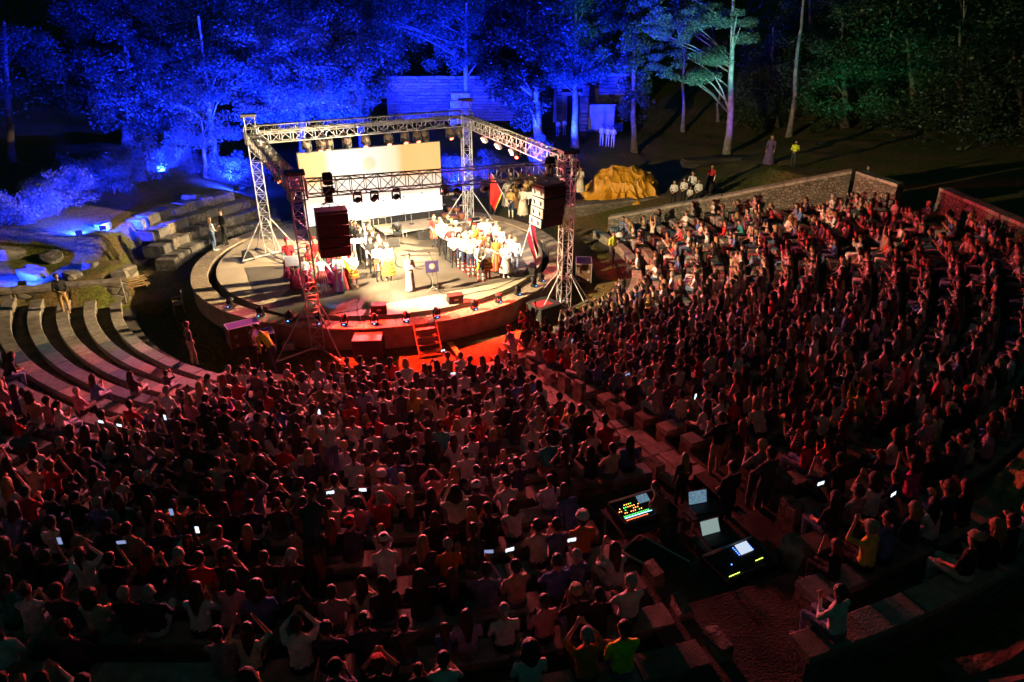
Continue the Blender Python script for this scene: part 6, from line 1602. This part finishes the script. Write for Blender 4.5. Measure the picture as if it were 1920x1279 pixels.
# phones glowing in the crowd
PH = [(592, 785), (652, 926), (622, 938), (272, 1012), (226, 1030), (357, 1008), (895, 1060), (1055, 1030), (1003, 1078), (1302, 833), (1688, 437), (1598, 605), (1552, 915), (1730, 1028), (150, 802), (178, 805), (283, 812), (1098, 648), (866, 718), (836, 678), (1200, 742), (105, 1070)]
for u, v in PH:
    c = [q for q in AUD if not q["phone"]]
    b = min(c, key=lambda q: (q["u"] - u) ** 2 + (q["v"] - v - 8) ** 2); b["phone"] = True; b["solo"] = True; b["pose"] = "phone"
# a few seen clearly in the photograph
def special(u, v, **kw):
    b = min(AUD, key=lambda q: (q["u"] - u) ** 2 + (q["v"] - v) ** 2); b.update(kw); b["solo"] = True; b["slv"] = kw.get("slv", b["slv"])
special(628, 850, pose="arms_up", top="white", slv="white", hair="ponytail", hc="fair"); special(1090, 730, top="yellow", slv="yellow", pose="clap"); special(1040, 690, top="red", slv="red", pose="rest", s=1.1); special(1120, 1000, top="orange", slv="orange", pose="rest", s=1.1, hair="short", hc="dark"); special(1165, 1210, top="stripe_sailor", slv="stripe_sailor", pose="arms_up"); special(1090, 1215, top="orange", slv="skin", pose="clap_high"); special(1305, 1190, top="hivis", slv="hivis", pose="rest_turn", hair="short", hc="dark")
special(1040, 790, top="red", slv="red", hair="short", hc="grey", pose="rest"); special(870, 1130, top="lilac", slv="lilac", hair="long", hc="dark", pose="rest"); special(235, 745, top="red", slv="skin", pose="rest_turn"); special(1385, 425, top="teal", slv="teal", pose="lean"); special(1360, 430, top="red", slv="red", pose="clap"); special(1350, 425, top="red", slv="red", pose="rest"); special(1470, 455, top="green", slv="green", pose="rest"); special(1300, 415, top="blue", slv="blue", pose="rest_turn"); special(1510, 785, top="red", slv="red", pose="rest"); special(1700, 880, top="magenta", slv="skin", pose="clap_high")
special(1200, 460, top="navy", pose="lean"); special(1230, 430, top="cream", pose="arms_up"); special(1165, 430, top="denim", pose="rest")
inview = [q for q in AUD if 0 < q["u"] < 1920 and 280 < q["v"] < 1275]
solo = [q for q in inview if q["solo"]]
rest = sorted((q for q in inview if not q["solo"]), key=lambda q: q["d"] / q["s"])
N_SOLO = 222
for q in rest[:max(0, N_SOLO - len(solo))]: q["solo"] = True
def skey(c, skin): return skin if c == "skin" else c
CN = {"long": "long %s hair", "short": "short %s hair", "bob": "bobbed %s hair", "ponytail": "%s ponytail", "bun": "%s hair bun", "curly": "curly %s hair"}
O20 = ORD[:19]
def suffix(n):
    if n < 20: return O20[n - 1]
    tn = ("twenty", "thirty", "forty", "fifty", "sixty", "seventy", "eighty", "ninety")[n // 10 - 2]
    return tn.replace("ty", "tieth") if n % 10 == 0 else tn + "-" + O20[n % 10 - 1]
for q in AUD:
    if not q["solo"]: continue
    cols = (q["skin"], q["top"], skey(q["slv"], q["skin"]), q["bot"], q["bot"], "charcoal")
    lb = "%s in %s top, %s, %s, %s row %s block, %s from aisle" % ("child" if q["kid"] else "person", TOPN.get(q["top"], q["top"]).replace("hivis", "fluorescent"), CN[q["hair"]] % q["hc"], POSEN[q["pose"]], suffix(q["row"]), q["block"], suffix(q["seat"]))
    q["o"] = person(lb, q["pose"], q["pos"], q["f"], cols, q["hair"], q["hc"], (rnd.choice(("cap_hat", "brim_hat")), rnd.choice(("white", "navy", "beige", "red"))) if (q["hair"] == "short" and rnd.random() < .09) else None, q["s"], "spectators sitting on the stone benches")
    if q["phone"]:
        f = Vector((*q["f"], 0)); sd = Vector((f.y, -f.x, 0)); hp = Vector(q["pos"]) + (f * .44 + sd * .055 + Vector((0, 0, .76))) * q["s"]
        t = thing("mobile_phone", "lit mobile phone held up in %s row of %s block, %s from aisle" % (suffix(q["row"]), q["block"], suffix(q["seat"])), "phone", hp, math.atan2(f.y, f.x) - PI / 2, "phones glowing in the audience")
        land = rnd.random() < .4; w, h = (.155, .078) if land else (.078, .155)
        boxpart("case", (0, 0, 0), (w, .01, h), "black_plastic", t); boxpart("screen", (0, -.0065, 0), (w - .01, .003, h - .01), "phone_glow" if rnd.random() < .6 else "phone_glow_dim", t)
# the rest of the crowd, joined
def arr(key):
    me = BODY[key]; n = len(me.vertices); v = np.empty(n * 3, np.float32); me.vertices.foreach_get("co", v)
    me.calc_loop_triangles(); tn = len(me.loop_triangles); t = np.empty(tn * 3, np.int32); me.loop_triangles.foreach_get("vertices", t)
    pi = np.empty(tn, np.int32); me.loop_triangles.foreach_get("polygon_index", pi); mi = np.empty(len(me.polygons), np.int32); me.polygons.foreach_get("material_index", mi)
    return v.reshape(-1, 3), t.reshape(-1, 3), mi[pi]
AR = {k: arr(k + "_lo") for k in SEATED}; HR = {k: arr(k) for k in set(h[0] for h in HAIRS)}
COLS = dict(CLOTH); COLS["stripe_sailor"] = (.35, .33, .32); COLS.update(dict(SKINS))
VV = []; TT = []; CC = []; off = 0
for q in AUD:
    if q["solo"]: continue
    a = math.atan2(q["f"][1], q["f"][0]) - PI / 2; c, s = math.cos(a), math.sin(a); M3 = np.array([[c, s, 0], [-s, c, 0], [0, 0, 1]], np.float32) * q["s"]
    v, t, m = AR[q["pose"]]; P = np.array(q["pos"], np.float32)
    pal = np.array([COLS[q["skin"]], COLS[q["top"]], COLS[skey(q["slv"], q["skin"])], COLS[q["bot"]], COLS[q["bot"]], COLS["charcoal"]], np.float32)
    VV.append(v @ M3 + P); TT.append(t + off); CC.append(pal[m]); off += len(v)
    hx, hy, hz, tn = HEAD[q["pose"]]; hv, ht, hm = HR[q["hair"]]; ct, stn = math.cos(tn), math.sin(tn)
    hv2 = hv @ np.array([[ct, stn, 0], [-stn, ct, 0], [0, 0, 1]], np.float32) + np.array((hx, hy, hz), np.float32)
    VV.append(hv2 @ M3 + P); TT.append(ht + off); CC.append(np.repeat(np.array([HAIRC[q["hc"]]], np.float32), len(ht), axis=0)); off += len(hv)
VV = np.concatenate(VV); TT = np.concatenate(TT); CC = np.concatenate(CC)
me = bpy.data.meshes.new("crowd"); me.vertices.add(len(VV)); me.vertices.foreach_set("co", VV.ravel()); me.loops.add(len(TT) * 3); me.loops.foreach_set("vertex_index", TT.ravel().astype(np.int32))
me.polygons.add(len(TT)); me.polygons.foreach_set("loop_start", np.arange(0, len(TT) * 3, 3, dtype=np.int32)); me.update(calc_edges=True); me.polygons.foreach_set("use_smooth", np.ones(len(TT), dtype=bool))
at_ = me.attributes.new("col", 'FLOAT_COLOR', 'FACE'); at_.data.foreach_set("color", np.concatenate([CC, np.ones((len(CC), 1), np.float32)], axis=1).ravel())
m = bpy.data.materials.new("crowd_cloth"); m.use_nodes = True; b = m.node_tree.nodes["Principled BSDF"]; b.inputs["Roughness"].default_value = .75; an = m.node_tree.nodes.new("ShaderNodeAttribute"); an.attribute_name = "col"; 
N = m.node_tree.nodes; L = m.node_tree.links; tc = N.new("ShaderNodeTexCoord"); n1 = N.new("ShaderNodeTexNoise"); n1.inputs["Scale"].default_value = 9; n1.inputs["Detail"].default_value = 4; L.new(tc.outputs["Object"], n1.inputs["Vector"])
r1 = N.new("ShaderNodeMapRange"); r1.inputs["From Min"].default_value = .3; r1.inputs["From Max"].default_value = .7; r1.inputs["To Min"].default_value = .72; r1.inputs["To Max"].default_value = 1.25; L.new(n1.outputs["Fac"], r1.inputs["Value"])
hs = N.new("ShaderNodeHueSaturation"); L.new(r1.outputs["Result"], hs.inputs["Value"]); L.new(an.outputs["Color"], hs.inputs["Color"]); L.new(hs.outputs["Color"], b.inputs["Base Color"])
bp = N.new("ShaderNodeBump"); bp.inputs["Strength"].default_value = .6; bp.inputs["Distance"].default_value = .04; L.new(n1.outputs["Fac"], bp.inputs["Height"]); L.new(bp.outputs["Normal"], b.inputs["Normal"])
me.materials.append(m); MATS["crowd_cloth"] = m
o = add("crowd", me); tag(o, "dense crowd of spectators filling the farther stone benches", "crowd", kind="stuff")
print("AUDIENCE", len(AUD), "solo", sum(q["solo"] for q in AUD), "inview", len(inview), "crowd tris", len(TT))
# people standing among the audience and round the sound desk
def stand(label, u, v, z, body, cols, hair, hc, f=None, s=1.0):
    p = at(u, v, z); ff = f if f else (SX - p.x, SY - p.y); person(label, body, p, ff, cols, hair, hc, None, s)
stand("sound engineer in black standing at the laptop", 1352, 1010, FZ1, "st_clasp", cst("black", "black", "black", "black", "black"), "short", "dark", (-.5, .8), 1.05)
stand("operator in dark jacket sitting over the lit console", 1240, 1060, FZ1 - .3, "st_stoop", cst("brown", "brown", "charcoal", "charcoal", "black"), "short", "brown", (-.3, .9), .92)
stand("man in dark shirt standing right of the sound desk", 1420, 985, FZ1, "st_clapping", cst("charcoal", "charcoal", "navy", "skin_mid", "white"), "short", "dark", None, 1.08)
stand("bald man in pale shirt standing right of the sound desk", 1405, 968, FZ1, "st_clapping", cst("grey", "grey", "charcoal", "charcoal", "white"), None, "dark", None, 1.08)
stand("man with backpack straps standing above the sound desk", 1335, 905, 2.3, "st_clapping", cst("black", "grey", "beige", "beige", "black"), "short", "brown", None, 1.05)
stand("woman in dark clothes standing next to the backpack man", 1372, 915, 2.35, "st_side", cst("black", "skin_light", "brown", "skin_light", "black"), "long", "auburn", None, 1.0)
stand("long haired woman beside the lit console", 1272, 955, 2.5, "st_side", cst("charcoal", "charcoal", "black", "black", "black"), "long", "fair", None, .8)
for i, (u, v, b, c_, hr, lb, s) in enumerate(((998, 650, "st_raise", cst("charcoal", "skin_light", "black", "black", "black"), "long", "woman photographing with raised arms before the red grass", .95), (985, 655, "st_photo", cst("maroon", "skin_light", "charcoal", "charcoal", "black"), "ponytail", "person taking a picture at the edge of the red grass", .9), (955, 712, "st_side", cst("pink", "pink", "black", "black", "white"), "long", "child walking into the aisle from the red grass", .62), (1128, 602, "st_side", cst("grey", "skin_light", "navy", "navy", "white"), "short", "child standing by the front row near the right tower", .66))):
    stand(lb, u, v, 0.02, b, c_, hr, "dark", None, s)
for u, v, z, b, c_, hr, hc, lb in ((1085, 872, 1.6, "st_side", cst("black", "black", "black", "black", "black"), "short", "brown", "man in black standing on the middle aisle steps"), (628, 905, 2.1, "st_raise", cst("white", "white", "denim", "denim", "black"), "ponytail", "fair", "fair haired woman standing with both arms raised in the middle block"), (860, 1060, 2.9, "st_photo", cst("cream", "cream", "black", "black", "black"), "bob", "dark", "woman in cream top standing with a shoulder bag low in the middle block"), (600, 1105, 3.1, "st_stoop", cst("charcoal", "charcoal", "black", "black", "black"), "short", "brown", "stooping man with striped tracksuit moving along a lower row"), (1617, 368, 2.5, "st_clasp", cst("charcoal", "charcoal", "charcoal", "charcoal", "black"), "short", "dark", "man in dark clothes standing at the corner of the back wall")):
    stand(lb, u, v, z, b, c_, hr, hc)
